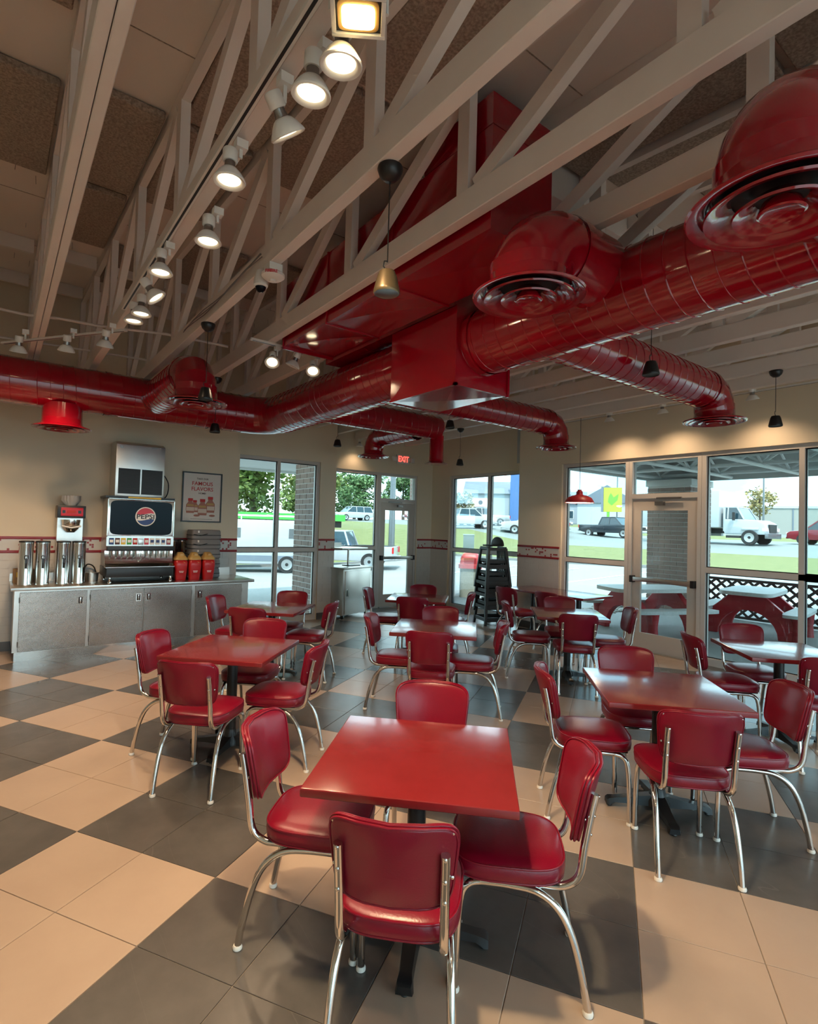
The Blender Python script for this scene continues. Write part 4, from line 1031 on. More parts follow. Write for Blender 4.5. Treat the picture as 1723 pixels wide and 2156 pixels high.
# ------------------------------------------------------------------ wheeled cabinet and stacked high chairs
cb = thing('waste_cabinet', 'wheeled stainless steel cabinet with an overshelf by the bay window', 'cabinet', (5.22, 8.58, 0), math.radians(20))
MB().box(-.41, .41, -.27, .27, .075, .88).build('cabinet_body', 'steel', cb, bevel=.004)
d = MB().box(-.36, .385, -.286, -.2705, .10, .845).build('cabinet_door', 'steel', cb, bevel=.003)
MB().box(-.33, -.275, -.290, -.2865, .40, .53).build('pull_plate', 'steel_bright', d); MB().box(-.316, -.289, -.2915, -.2905, .415, .515).build('pull_recess', 'black_matt', d)
MB().box(-.43, .43, -.30, .285, .8805, .91).build('cabinet_top', 'steel', cb, bevel=.005)
MB().box(.0, .30, -.10, .10, .911, .925).build('chute_flap', 'black', cb)
for x in (-.39, .13): MB().box(x - .012, x + .012, .05, .074, .911, 1.23).build('shelf_post', 'steel', cb)
MB().box(-.43, .32, -.25, .27, 1.23, 1.255).build('overshelf', 'steel', cb, bevel=.003); MB().box(-.43, .14, .24, .265, 1.256, 1.33).build('shelf_lip', 'steel', cb)
for x in (-.35, .35):
    for y in (-.22, .22):
        c = MB().lathe([(.032, -.014), (.034, -.010), (.034, .010), (.032, .014)], 18, (x, y, .034), Matrix.Rotation(PI / 2, 3, 'Y').to_4x4()).build('caster', 'black', cb, smooth=40)
        MB().box(x - .02, x + .02, y - .015, y + .03, .058, .0745).build('caster_fork', 'steel_dark', c)

def high_chair(z, label, loc, rz):
    t = thing('high_chair', label, 'high chair', (loc[0], loc[1], z), rz, group='brown high chairs stacked by the pier')
    for sx in (-1, 1):
        for sy in (-1, 1):
            m = MB(); m.bar((sx * .235, sy * .225, 0), (sx * .165, sy * .15, .70), .040, .040, up=(0, 1, 0)); m.build('leg', 'brown_plastic', t)
    for z1, k in ((.10, .225), (.38, .197)):
        for s in (-1, 1):
            MB().bar((-k + .01, s * (k - .012), z1), (k - .01, s * (k - .012), z1), .022, .075).build('side_rail', 'brown_plastic', t)
            MB().bar((s * k, -k + .022, z1), (s * k, k - .022, z1), .022, .055).build('cross_rail', 'brown_plastic', t)
    MB().box(-.15, .15, -.13, .13, .43, .45).build('seat', 'brown_plastic', t, bevel=.004)
    for s in (-1, 1):
        MB().bar((-.15, s * .145, .68), (.15, s * .145, .68), .035, .045).build('arm_rail', 'brown_plastic', t)
    for k in range(4):
        y = -.10 + k * .066; MB().bar((.172, y, .50), (.162, y, .70), .022, .020, up=(0, 1, 0)).build('back_slat', 'brown_plastic', t)
    MB().bar((.165, -.15, .70), (.165, .15, .70), .030, .050).build('back_rail', 'brown_plastic', t)
    MB().bar((-.165, -.15, .70), (-.165, .15, .70), .040, .050).build('front_rail', 'brown_plastic', t)
    return t
hc = high_chair(0, 'brown high chair, lowest of the stack by the pier', (7.12, 6.72), math.radians(-20))
for k in range(1, 4): copy_tree(hc, (7.12, 6.72, .21 * k), math.radians(-20), 'brown high chair, %s of the stack by the pier' % ['', 'second from the bottom', 'third from the bottom', 'topmost'][k])
t = thing('infant_tray', 'dark round-topped infant seat on the high chair stack', 'infant seat', (7.10, 6.70, 1.37)); m = MB(); m.prism([(math.cos(a * PI / 12) * .14, math.sin(a * PI / 12) * .16) for a in range(13)], -.02, .02, Matrix.Translation((.10, 0, 0)) @ Matrix(((0, 0, 1, 0), (1, 0, 0, 0), (0, 1, 0, 0), (0, 0, 0, 1)))); m.build('headrest', 'brown_plastic', t, bevel=.004)
MB().box(-.15, .12, -.12, .12, -.008, .02).build('tray', 'brown_plastic', t, bevel=.006)

# ================================================================== outside
def hx(x):
    P = ((-99, 0), (14, 0), (22, .30), (34, .65), (43, 1.15), (52, 1.32), (90, 2.2), (400, 2.4)); 
    for (a, b), (c, d) in zip(P, P[1:]):
        if x <= c: return b + (d - b) * (x - a) / (c - a)
    return 2.4
def hy(y):
    P = ((-99, 0), (10, 0), (20, -.40), (24.5, -.42), (35, 1.30), (41, 1.5), (60, 2.0), (400, 2.2))
    for (a, b), (c, d) in zip(P, P[1:]):
        if y <= c: return b + (d - b) * (y - a) / (c - a)
    return 2.2
def gz(x, y):
    a, b = hx(x), hy(y); dip = 0
    if b < 0: dip = b * max(0, min(1, 1 - (x - 18) / 10)); b = 0
    return -.02 + dip + (max(a, 0) ** 1.5 + b ** 1.5) ** (2 / 3)
gx = [-60, -30, -15, -8, -4, 0, 4, 7, 9, 11, 13, 14, 16, 18, 20, 22, 24, 26, 28, 30, 32, 34, 36, 38, 40, 43, 46, 49, 52, 58, 66, 75, 90, 120, 160, 220]
gy = [-60, -30, -15, -8, -4, 0, 4, 8, 10, 12, 14, 16, 18, 20, 22, 24.5, 26, 28, 30, 32, 35, 38, 41, 44, 48, 53, 60, 70, 90, 120, 160, 220]
zone = {'pavement': MB(), 'lawn': MB(), 'road': MB()}
for i in range(len(gx) - 1):
    for j in range(len(gy) - 1):
        xa, xb, ya, yb = gx[i], gx[i + 1], gy[j], gy[j + 1]; cx, cy = (xa + xb) / 2, (ya + yb) / 2
        if 34 < cx < 52: z = 'road'
        elif 22 < cx <= 34: z = 'lawn'
        elif cx <= 22 and 24.5 < cy < 44: z = 'lawn'
        elif cx > 52: z = 'lawn' if cy < 60 and cx < 66 else 'road'
        elif cy >= 44: z = 'road'
        else: z = 'pavement'
        zone[z].add([(xa, ya, gz(xa, ya)), (xb, ya, gz(xb, ya)), (xb, yb, gz(xb, yb)), (xa, yb, gz(xa, yb))], ((0, 1, 2, 3),))
struct(zone['pavement'].build('pavement', 'concrete', smooth=30), 'pale concrete parking lot outside the windows')
struct(zone['lawn'].build('lawn', 'grass', smooth=30), 'mown grass verge beyond the parking lot')
struct(zone['road'].build('road', 'asphalt', smooth=30), 'grey street running past the patio')
m = MB()
for j in range(len(gy) - 1):
    if -15 <= gy[j] < 24: m.bar((21.9, gy[j], gz(21.9, gy[j]) + .05), (21.9, gy[j + 1], gz(21.9, gy[j + 1]) + .05), .16, .14)
struct(m.build('kerb', 'concrete'), 'concrete kerb along the grass verge')
m = MB()
for i in range(len(gx) - 1):
    if -15 <= gx[i] < 21.9: m.bar((gx[i], 24.4, gz(gx[i], 24.4) + .05), (gx[i + 1], 24.4, gz(gx[i + 1], 24.4) + .05), .16, .14)
struct(m.build('kerb_rear', 'concrete'), 'concrete kerb behind the parked van and pickup')
m = MB()
for y in (2, 5, 8, 11, 14, 17): m.bar((14.5, y, gz(14.5, y) + .004), (20, y, gz(20, y) + .012), .10, .006)
stuff(m.build('bay_lines', 'white')); bpy.data.objects['bay_lines']['label'] = 'painted parking bay lines on the concrete'; bpy.data.objects['bay_lines']['category'] = 'markings'

# ------------------------------------------------------------------ vehicles (local x = forward)
def wheel(t, x, s, w, R):
    Rm = Matrix.Rotation(PI / 2, 4, 'X'); y = s * (w / 2 - .08)
    o = MB().lathe([(R * .62, -.10), (R * .95, -.11), (R, -.09), (R, .09), (R * .95, .11), (R * .62, .10)], 24, (x, y, R), Rm).build('wheel', 'tyre', t, smooth=40)
    MB().lathe([(.001, .0), (R * .16, .0), (R * .2, .02), (R * .5, .015), (R * .62, .03), (R * .64, .0)], 20, (x, y + s * .085, R), Rm if s < 0 else Matrix.Rotation(-PI / 2, 4, 'X')).build('rim', 'rim', o, smooth=30)
def cabin(t, base, topp, zb, zt, w, wt, paint, posts=()):
    """glazed greenhouse: glass frustum, painted roof and pillars"""
    (a, b), (c, d) = base, topp
    V = [(a, -w / 2, zb), (b, -w / 2, zb), (b, w / 2, zb), (a, w / 2, zb), (c, -wt / 2, zt), (d, -wt / 2, zt), (d, wt / 2, zt), (c, wt / 2, zt)]
    MB().add(V, ((3, 2, 1, 0), (4, 5, 6, 7), (0, 1, 5, 4), (1, 2, 6, 5), (2, 3, 7, 6), (3, 0, 4, 7))).build('glazing', 'car_glass', t)
    m = MB(); m.box(c - .03, d + .03, -wt / 2 - .02, wt / 2 + .02, zt - .03, zt + .05); m.build('roof', paint, t, bevel=.02)
    m = MB()
    for s in (-1, 1):
        for p0, p1 in [((a, s * w / 2, zb), (c, s * wt / 2, zt)), ((b, s * w / 2, zb), (d, s * wt / 2, zt))] + [((x, s * w / 2, zb), (x, s * wt / 2, zt)) for x in posts]:
            m.bar(p0, p1, .075, .05, up=(0, 1, 0))
    m.build('pillar', paint, t)
def body(t, prof, w, paint, bevel=.06, name='body'):
    M3 = Matrix(((1, 0, 0, 0), (0, 0, 1, 0), (0, 1, 0, 0), (0, 0, 0, 1)))
    return MB().prism(prof[::-1], -w / 2, w / 2, M3).build(name, paint, t, bevel=bevel)
def vehicle(kind, name, label, cat, x, y, heading, paint):
    t = thing(name, label, cat, (x, y, gz(x, y)), math.radians(heading))
    if kind == 'pickup':
        w = 1.98; R = .40; wb = (1.75, -1.75)
        body(t, [(-2.85, .55), (-2.85, 1.12), (-.55, 1.12), (-.55, 1.14), (1.45, 1.16), (2.75, 1.06), (2.9, .95), (2.9, .52), (2.2, .40), (-2.3, .42)], w, paint)
        cabin(t, (-.75, 1.55), (-.50, .85), 1.12, 1.78, 1.86, 1.60, paint, (.30,))
        MB().box(-2.75, -.80, -.82, .82, 1.085, 1.125).build('bed_floor', 'tyre', t)
        for s in (-1, 1): MB().box(-2.88, -2.80, s * .93 - .06, s * .93 + .06, .82, 1.10).build('tail_light', 'tail_red', t)
        MB().box(-2.98, -2.84, -.95, .95, .52, .66).build('bumper', 'rim', t, bevel=.02); MB().box(2.86, 2.98, -.95, .95, .45, .66).build('bumper', 'rim', t, bevel=.02)
        for s in (-1, 1): MB().box(2.78, 2.93, s * .75 - .17, s * .75 + .17, .80, .96).build('headlamp', 'white', t, bevel=.02)
        MB().box(2.86, 2.94, -.5, .5, .66, .95).build('front_grille', 'tyre', t)
    elif kind in ('suv', 'sedan'):
        w = 1.9; R = .37 if kind == 'suv' else .33; wb = (1.45, -1.40)
        h = 1.02 if kind == 'suv' else .88
        body(t, [(-2.35, .50), (-2.38, h - .1), (-2.25, h), (1.1, h + .02), (2.2, h - .10), (2.42, h - .25), (2.42, .45), (2.0, .32), (-2.0, .34)], w, paint)
        if kind == 'suv': cabin(t, (-2.25, 1.35), (-2.0, .55), h, h + .68, 1.80, 1.50, paint, (-1.0, .0))
        else: cabin(t, (-1.8, 1.2), (-1.0, .35), h, h + .50, 1.72, 1.35, paint, (-.30,))
        for s in (-1, 1):
            MB().box(-2.41, -2.30, s * .80 - .12, s * .80 + .12, h - .35, h - .12).build('tail_light', 'tail_red', t); MB().box(2.32, 2.45, s * .74 - .17, s * .74 + .17, h - .36, h - .20).build('headlamp', 'white', t, bevel=.02)
        MB().box(2.38, 2.46, -.9, .9, .38, .52).build('bumper', paint, t, bevel=.02)
    elif kind == 'van':
        w = 2.05; R = .36; wb = (1.75, -1.75)
        body(t, [(-2.85, .45), (-2.88, 2.10), (-2.75, 2.20), (1.0, 2.20), (1.35, 2.12), (2.05, 1.35), (2.85, 1.05), (2.95, .85), (2.95, .42), (2.5, .35), (-2.5, .36)], w, paint, .09)
        for s in (-1, 1):
            MB().prism([(.62, 1.38), (1.78, 1.38), (1.38, 1.90), (.62, 1.90)][::-1] if s > 0 else [(.62, 1.38), (.62, 1.90), (1.38, 1.90), (1.78, 1.38)][::-1], s * w / 2 - .01, s * w / 2 + .012, Matrix(((1, 0, 0, 0), (0, 0, 1, 0), (0, 1, 0, 0), (0, 0, 0, 1)))).build('side_window', 'car_glass', t)
            MB().box(-2.7, 2.5, s * w / 2 - .02, s * w / 2 + .018, .50, .72).build('side_moulding', 'bldg_roof', t)
            for xx in (-1.9, .25): MB().box(xx - .10, xx + .10, s * w / 2 - .01, s * w / 2 + .014, 1.45, 1.85).build('vent_plate', 'car_grey', t)
            MB().box(.40, .52, s * w / 2 - .01, s * w / 2 + .015, 1.20, 1.25).build('door_handle', 'tyre', t)
            MB().box(-2.90, -2.84, s * .93 - .06, s * .93 + .06, 1.0, 1.5).build('tail_light', 'tail_red', t)
            for xx in (-2.2, .4): MB().bar((xx, s * .9, 2.18), (xx, s * .9, 2.36), .05, .05, up=(0, 1, 0)).build('rack_post', 'white', t)
            MB().bar((-2.5, s * .9, 2.38), (.7, s * .9, 2.38), .05, .05).build('rack_rail', 'white', t)
        for xx in (-2.2, -.9, .4): MB().bar((xx, -.9, 2.40), (xx, .9, 2.40), .06, .05).build('rack_bar', 'white', t)
        MB().add([(1.40, -.85, 2.05), (2.02, -.95, 1.40), (2.02, .95, 1.40), (1.40, .85, 2.05)], ((0, 1, 2, 3),)).build('windscreen', 'car_glass', t, loc=(.03, 0, .02))
    elif kind == 'truck':
        w = 2.45; R = .50; wb = (2.9, -3.0)
        MB().box(-4.6, 1.0, -1.25, 1.25, 1.15, 3.75).build('cargo_box', paint, t, bevel=.04)
        MB().box(-4.6, 2.2, -.45, .45, .75, 1.12).build('chassis', 'tyre', t)
        for s in (-1, 1): MB().box(-3.4 + 1.5, .3, s * 1.0 - .22, s * 1.0 + .22, .55, 1.12).build('side_box', 'car_white', t, bevel=.02)
        body(t, [(1.25, .85), (1.25, 1.75), (2.35, 1.75), (3.3, 1.68), (3.75, 1.45), (3.85, .95), (3.85, .70), (1.3, .70)], 2.2, paint, .10, 'bonnet')
        cabin(t, (1.25, 2.50), (1.30, 2.05), 1.75, 2.55, 2.10, 1.92, paint, (1.5,))
        MB().box(1.2, 1.34, -1.05, 1.05, .9, 2.6).build('cab_back', paint, t); MB().box(3.78, 3.98, -1.15, 1.15, .45, .80).build('bumper', 'car_grey', t, bevel=.03)
        MB().box(3.80, 3.90, -.6, .6, .85, 1.40).build('front_grille', 'tyre', t)
        for s in (-1, 1):
            MB().box(3.62, 3.88, s * .95 - .16, s * .95 + .16, .95, 1.15).build('headlamp', 'white', t); MB().box(1.9, 2.0, s * 1.28 - .10, s * 1.28 + .10, 1.65, 2.2).build('door_mirror', 'tyre', t)
            MB().box(3.42 - 1.02, 3.42, s * 1.02 - .16, s * 1.02 + .16, 1.00, 1.16).build('wheel_arch', paint, t, bevel=.04); MB().box(1.4, 2.3, s * .95 - .15, s * .95 + .15, .45, .62).build('cab_step', 'tyre', t)
    for x_ in wb:
        for s in (-1, 1): wheel(t, x_, s, w, R)
    return t
vehicle('van', 'cargo_van', 'white cargo van with a roof rack outside the tall left window', 'van', 8.75, 22.6, 152, 'car_white')
vehicle('pickup', 'pickup_truck', 'white pickup seen from behind outside the exit-sign door', 'pickup', 13.45, 22.9, 135, 'car_white')
vehicle('suv', 'parked_suv', 'white sport utility vehicle beyond the grass behind the pickup', 'car', 35.5, 57, 175, 'car_white')
vehicle('sedan', 'parked_car', 'dark red car far beyond the exit-sign door', 'car', 46.0, 56.5, 165, 'car_red')
vehicle('sedan', 'parked_car', 'dark blue car at the left of the far white one', 'car', 30.2, 57, 10, 'car_grey')
vehicle('pickup', 'pickup_truck', 'white pickup facing right outside the bay window', 'pickup', 34.6, 36.5, -25, 'car_white')
vehicle('pickup', 'pickup_truck', 'silver pickup with its tail to the right outside the bay window', 'pickup', 40.6, 40.2, 160, 'car_silver')
vehicle('pickup', 'pickup_truck', 'white pickup half hidden by the tiled pier', 'pickup', 38.6, 31.5, 130, 'car_white')
vehicle('sedan', 'grey_car', 'grey car low on the street left of the dark pickup', 'car', 43.4, 34.2, -80, 'car_grey')
vehicle('pickup', 'pickup_truck', 'dark pickup on the street behind the pendant lamp', 'pickup', 45.0, 28.0, -92, 'car_dark')
vehicle('truck', 'box_truck', 'white box truck on the street outside the patio', 'truck', 42.0, 18.2, -90, 'car_white')
vehicle('suv', 'street_suv', 'dark red sport utility vehicle at the right edge of the street', 'car', 46.5, 12.3, 90, 'car_red')

# ------------------------------------------------------------------ trees, poles
def tree(name, label, x, y, h, rx, rz, mt, n=2200, leaf=.34, trunk=.18, seed=1, low=.35):
    R = random.Random(seed); z0 = gz(x, y); t = thing(name, label, 'tree', (x, y, z0))
    m = MB(); m.tube([(0, 0, -.1), (.05, 0, h * .3), (-.05, .05, h * .6), (0, 0, h * .85)], [trunk, trunk * .8, trunk * .5, trunk * .15], 8)
    for k in range(9):
        a = R.uniform(0, 2 * PI); zz = h * R.uniform(low, .7); L = rx * R.uniform(.5, .9)
        m.tube([(0, 0, zz), (math.cos(a) * L * .5, math.sin(a) * L * .5, zz + rz * .25), (math.cos(a) * L, math.sin(a) * L, zz + rz * .5)], [trunk * .4, trunk * .25, .02], 5)
    m.build('trunk', 'bark', t, smooth=50)
    if n:
        m = MB(); cl = [(R.gauss(0, .42), R.gauss(0, .42), R.uniform(-.8, .8), R.uniform(.22, .42)) for _ in range(26)]
        zc = h - rz
        for k in range(n):
            c = R.choice(cl); v = Vector((R.gauss(0, 1), R.gauss(0, 1), R.gauss(0, 1))).normalized() * (R.random() ** .4) * c[3]
            q = Vector((c[0] + v.x, c[1] + v.y, c[2] + v.z))
            p = Vector((q.x * rx, q.y * rx, zc + q.z * rz)); u = Vector((R.gauss(0, 1), R.gauss(0, 1), R.gauss(0, .6))).normalized(); w = u.cross(Vector((R.gauss(0, 1), R.gauss(0, 1), R.gauss(0, 1)))).normalized(); s = leaf * R.uniform(.6, 1.2)
            m.add([p - u * s, p + w * s * .5, p + u * s, p - w * s * .5], ((0, 1, 2, 3),))
        stuff(m.build('foliage', mt, t))
    return t
tree('leafy_tree', 'big green tree behind the white van', 14.6, 37.0, 9.8, 4.6, 4.4, 'leaf', 12000, .27, .28, 1)
tree('leafy_tree', 'thin-crowned tree right of the big one behind the van', 20.6, 41.0, 8.8, 2.8, 3.2, 'leaf', 2200, .22, .14, 2)
tree('leafy_tree', 'rounded green tree above the far white vehicle', 40.0, 64.0, 6.4, 4.0, 2.7, 'leaf_dark', 5000, .28, .25, 3)
tree('leafy_tree', 'green tree at the left edge of the bay-door window', 33.0, 66.0, 5.6, 3.4, 2.4, 'leaf', 3600, .28, .25, 4)
tree('leafy_tree', 'green tree seen through the transom of the bay door', 50, 66.0, 6.8, 3.6, 2.6, 'leaf_dark', 4200, .28, .25, 5)
tree('small_tree', 'small yellowish tree beside the grey building', 49.5, 52.5, 4.0, 1.6, 1.6, 'leaf_dry', 700, .25, .10, 6)
tree('bare_tree', 'bare tree above the roof of the box truck', 62.0, 30.0, 7.4, 3.0, 3.4, 'leaf_dry', 0, .2, .16, 7, low=.3)
tree('small_tree', 'small russet tree behind the cab of the box truck', 75.0, 27.0, 6.0, 2.4, 2.0, 'leaf_dry', 600, .26, .12, 8)
def pole(label, x, y, h, r, head=True, mt='car_grey'):
    t = thing('lamp_post', label, 'pole', (x, y, gz(x, y))); MB().tube([(0, 0, -.1), (0, 0, h)], [r, r * .7], 10).build('shaft', mt, t, smooth=40)
    if head: MB().box(-.35, .35, -.12, .12, h, h + .10).build('lamp_arm', mt, t)
    MB().lathe([(r * 1.8, 0), (r * 1.8, .3), (r, .34)], 12).build('pole_base', 'concrete', t)
pole('thick dark lamp post outside the exit-sign door', 18.6, 25.6, 8.5, .20)
pole('thin lamp post behind the yellow sign', 59.8, 36.6, 7.4, .09); pole('thin lamp post behind the box truck', 68.2, 24.2, 7.0, .12)

# ------------------------------------------------------------------ buildings and roadside sign
def gable(name, label, x, y, rz, w, d, h, rh, wall, roof, wins=(), extra=None):
    t = thing(name, label, 'building', (x, y, gz(x, y) - .3), math.radians(rz))
    MB().box(-w / 2, w / 2, -d / 2, d / 2, 0, h).build('walls', wall, t)
    if rh:
        m = MB(); o = .3
        m.add([(-w / 2 - o, -d / 2 - o, h), (w / 2 + o, -d / 2 - o, h), (w / 2 + o, d / 2 + o, h), (-w / 2 - o, d / 2 + o, h), (-w / 2 - o, 0, h + rh), (w / 2 + o, 0, h + rh)], ((3, 2, 1, 0), (0, 1, 5, 4), (2, 3, 4, 5), (0, 4, 3), (1, 2, 5))).build('roof', roof, t)
    else: MB().box(-w / 2 - .1, w / 2 + .1, -d / 2 - .1, d / 2 + .1, h, h + .3).build('roof_edge', roof, t)
    for (wx, wz, ww, wh) in wins:
        f = MB().box(wx - ww / 2 - .08, wx + ww / 2 + .08, -d / 2 - .05, -d / 2 + .02, wz - .08, wz + wh + .08).build('window', 'white', t); MB().box(wx - ww / 2, wx + ww / 2, -d / 2 - .07, -d / 2 - .051, wz, wz + wh).build('window_pane', 'car_glass', f)
    return t
b = gable('grey_warehouse', 'grey metal building with a blue tower outside the bay window', 60.5, 53.0, -48, 14, 8, 4.2, 2.0, 'bldg_grey', 'bldg_roof')
MB().box(-.8, 1.6, -4.4, -4.02, 0, 7.2).build('blue_tower', 'bldg_blue', b)
MB().box(1.7, 6.9, -4.3, -4.02, 2.9, 6.2).build('upper_storey', 'bldg_blue', b); MB().box(1.7, 6.9, -4.4, -4.31, 0, 3.9).build('lower_cladding', 'bldg_white', b)
sg = MB().box(-6.2, -3.4, -4.2, -4.02, 1.3, 3.5).build('wall_sign', 'white', b); MB().lathe([(.001, 0), (.3, 0), (.3, .02), (.001, .02)], 16, (-4.8, -4.21, 2.95), Matrix.Rotation(PI / 2, 4, 'X')).build('sign_emblem', 'bldg_roof', sg)
for z in (2.2, 1.8): MB().box(-5.7, -3.9, -4.225, -4.205, z, z + .14).build('sign_line', 'bldg_roof', sg)
gable('grey_house', 'grey gabled house left of the yellow sign', 78.0, 58.0, -55, 7.5, 7, 3.4, 2.2, 'bldg_grey', 'bldg_roof', ((-1.6, 1.0, 1.0, 1.2), (1.4, 1.0, 1.0, 1.2)))
gable('white_house', 'white house with a steep dark roof behind the dark pickup', 74.0, 47.2, 35, 7.5, 8, 3.4, 2.6, 'bldg_white', 'bldg_roof', ((-2.0, .9, .9, 1.1), (0, .9, .9, 1.1), (2.0, .9, .9, 1.1)))
gable('pale_house', 'pale low house right of the yellow sign', 88, 49.0, -60, 10, 6, 3.6, 1.0, 'bldg_white', 'bldg_grey', ((-3, 1, .9, 1.1), (0, 1, .9, 1.1), (3, 1, .9, 1.1)))
b = gable('long_shed', 'long low tan building behind the box truck', 88.0, 25.0, -70, 24, 8, 3.6, 0, 'bldg_tan', 'bldg_white')
for k in range(6): MB().box(-12 + k * 4.6, -11.85 + k * 4.6, -4.06, -4.0, 0, 3.6).build('wall_rib', 'bldg_roof', b)
s = thing('roadside_sign', 'tall yellow roadside sign on a green post', 'sign', (55.0, 34.2, gz(55, 34.2)), math.radians(-60))
MB().box(-.95, .95, -.12, .12, 1.9, 4.6).build('sign_panel', 'sign_yellow', s); MB().box(-1.2, -.96, -.2, .2, 1.9, 4.7).build('side_panel', 'bldg_roof', s); MB().box(-.6, -.3, -.1, .1, 0, 1.9).build('post', 'sign_green', s)
m = MB(); m.prism([(-.5, 3.0), (-.1, 2.6), (.5, 3.2), (.6, 3.9), (.1, 3.5), (-.2, 4.0), (-.4, 3.6)], .121, .13, Matrix(((1, 0, 0, 0), (0, 0, -1, 0), (0, 1, 0, 0), (0, 0, 0, 1)))); m.build('sign_graphic', 'sign_green', s)
t = thing('flatbed_trailer', 'bright green trailer rail with a yellow end behind the van', 'trailer', (14.2, 31.5, gz(14.2, 31.5)), math.radians(160))
MB().box(-4, 3.0, -.9, .9, 1.15, 1.55).build('deck_rail', 'green_paint', t); MB().box(3.05, 4.2, -.9, .9, .7, 1.9).build('winch_box', 'yellow', t)
for x in (-2.2, -1.2, 2.2):
    for s_ in (-1, 1): MB().lathe([(.40, -.12), (.42, 0), (.40, .12)], 18, (x, s_ * .75, .42), Matrix.Rotation(PI / 2, 4, 'X')).build('wheel', 'tyre', t, smooth=40)
MB().box(-3.8, 2.8, -.7, .7, .75, 1.14).build('chassis', 'tyre', t)
t = thing('utility_box', 'green-grey utility box standing on the grass outside the bay window', 'utility box', (25.0, 25.8, gz(25, 25.8)), math.radians(-45)); MB().box(-.35, .35, -.3, .3, 0, .9).build('cabinet', 'bldg_roof', t, bevel=.02); MB().box(-.37, .37, -.32, .32, .9, .96).build('lid', 'bldg_grey', t)

# ------------------------------------------------------------------ brick piers, canopies, patio
def brick_pier(name, label, x, y, rz, w, d, z0, z1, cap=True):
    t = thing(name, label, 'pillar', (x, y, z0), rz)
    H = z1 - z0; MB().box(-w / 2 + .008, w / 2 - .008, -d / 2 + .008, d / 2 - .008, 0, H).build('mortar_core', 'mortar', t)
    m = MB(); ch = .095; bl = .27
    for r in range(int(H / ch)):
        z = r * ch
        for side in range(4):
            L = w if side % 2 == 0 else d; other = d if side % 2 == 0 else w
            a = -L / 2 - (0 if r % 2 else bl / 2)
            while a < L / 2:
                p, q = max(a, -L / 2) + .007, min(a + bl, L / 2) - .007
                if q - p > .03:
                    if side == 0: m.box(p, q, -d / 2, -d / 2 + .06, z + .007, z + ch - .007)
                    elif side == 2: m.box(p, q, d / 2 - .06, d / 2, z + .007, z + ch - .007)
                    elif side == 1: m.box(w / 2 - .06, w / 2, p, q, z + .007, z + ch - .007)
                    else: m.box(-w / 2, -w / 2 + .06, p, q, z + .007, z + ch - .007)
                a += bl
    stuff(m.build('brick', 'brick', t))
    if cap: MB().box(-w / 2 - .03, w / 2 + .03, -d / 2 - .03, d / 2 + .03, H, H + .14).build('stone_cap', 'limestone', t, bevel=.01)
    return t
brick_pier('brick_pier', 'brick pier holding up the patio canopy behind the patio door', 12.35, 6.05, 0, .95, .95, gz(12.3, 6) - .05, 2.72)
brick_pier('brick_pier', 'grey-brown brick face at the right of the tall left window', 4.61, 9.04, 0, .13, .74, gz(4.6, 9) - .05, 3.0, False)
brick_pier('brick_pier', 'brick pier hidden behind the bay corner, edge showing by the bin', 8.75, 10.35, math.radians(-20), .95, .8, gz(8.7, 10.3) - .05, 3.3, False)
cn = thing('rear_canopy', 'white canopy edge seen at the top of the tall left window', 'canopy'); MB().box(2.0, 6.95, 9.42, 13.1, 3.02, 3.22).build('canopy_slab', 'canopy_white', cn); MB().box(2.0, 6.95, 13.1, 13.16, 2.96, 3.30).build('fascia', 'steel_white', cn)
pc = thing('patio_canopy', 'white patio canopy carried on a steel space frame', 'canopy')
MB().box(7.64, 12.85, -4, 6.68, 3.42, 3.60).build('canopy_deck', 'canopy_white', pc)
MB().box(12.80, 12.86, -4, 6.68, 2.88, 3.42).build('fascia', 'canopy_white', pc); MB().box(7.64, 12.80, 6.62, 6.68, 2.88, 3.42).build('fascia', 'canopy_white', pc)
for x in (8.3, 9.6, 10.9, 12.2):
    MB().tube([(x, -4, 2.97), (x, 6.6, 2.97)], .035, 8).build('lower_chord', 'steel_white', pc, smooth=40); MB().tube([(x, -4, 3.38), (x, 6.6, 3.38)], .035, 8).build('upper_chord', 'steel_white', pc, smooth=40)
for k in range(9):
    y = -3.6 + k * 1.25
    MB().tube([(7.66, y, 2.93), (12.78, y, 2.93)], .035, 8).build('cross_chord', 'steel_white', pc, smooth=40)
    for x in (8.3, 9.6, 10.9, 12.2):
        if y + 1.25 < 6.6:
            MB().tube([(x, y, 2.97), (x, y + .62, 3.38)], .024, 6).build('web_strut', 'steel_white', pc, smooth=40); MB().tube([(x, y + .62, 3.38), (x, y + 1.25, 2.97)], .024, 6).build('web_strut', 'steel_white', pc, smooth=40)
        if x < 12: MB().tube([(x, y, 2.97), (x + .65, y, 3.38)], .024, 6).build('web_strut', 'steel_white', pc, smooth=40); MB().tube([(x + .65, y, 3.38), (x + 1.3, y, 2.97)], .024, 6).build('web_strut', 'steel_white', pc, smooth=40)

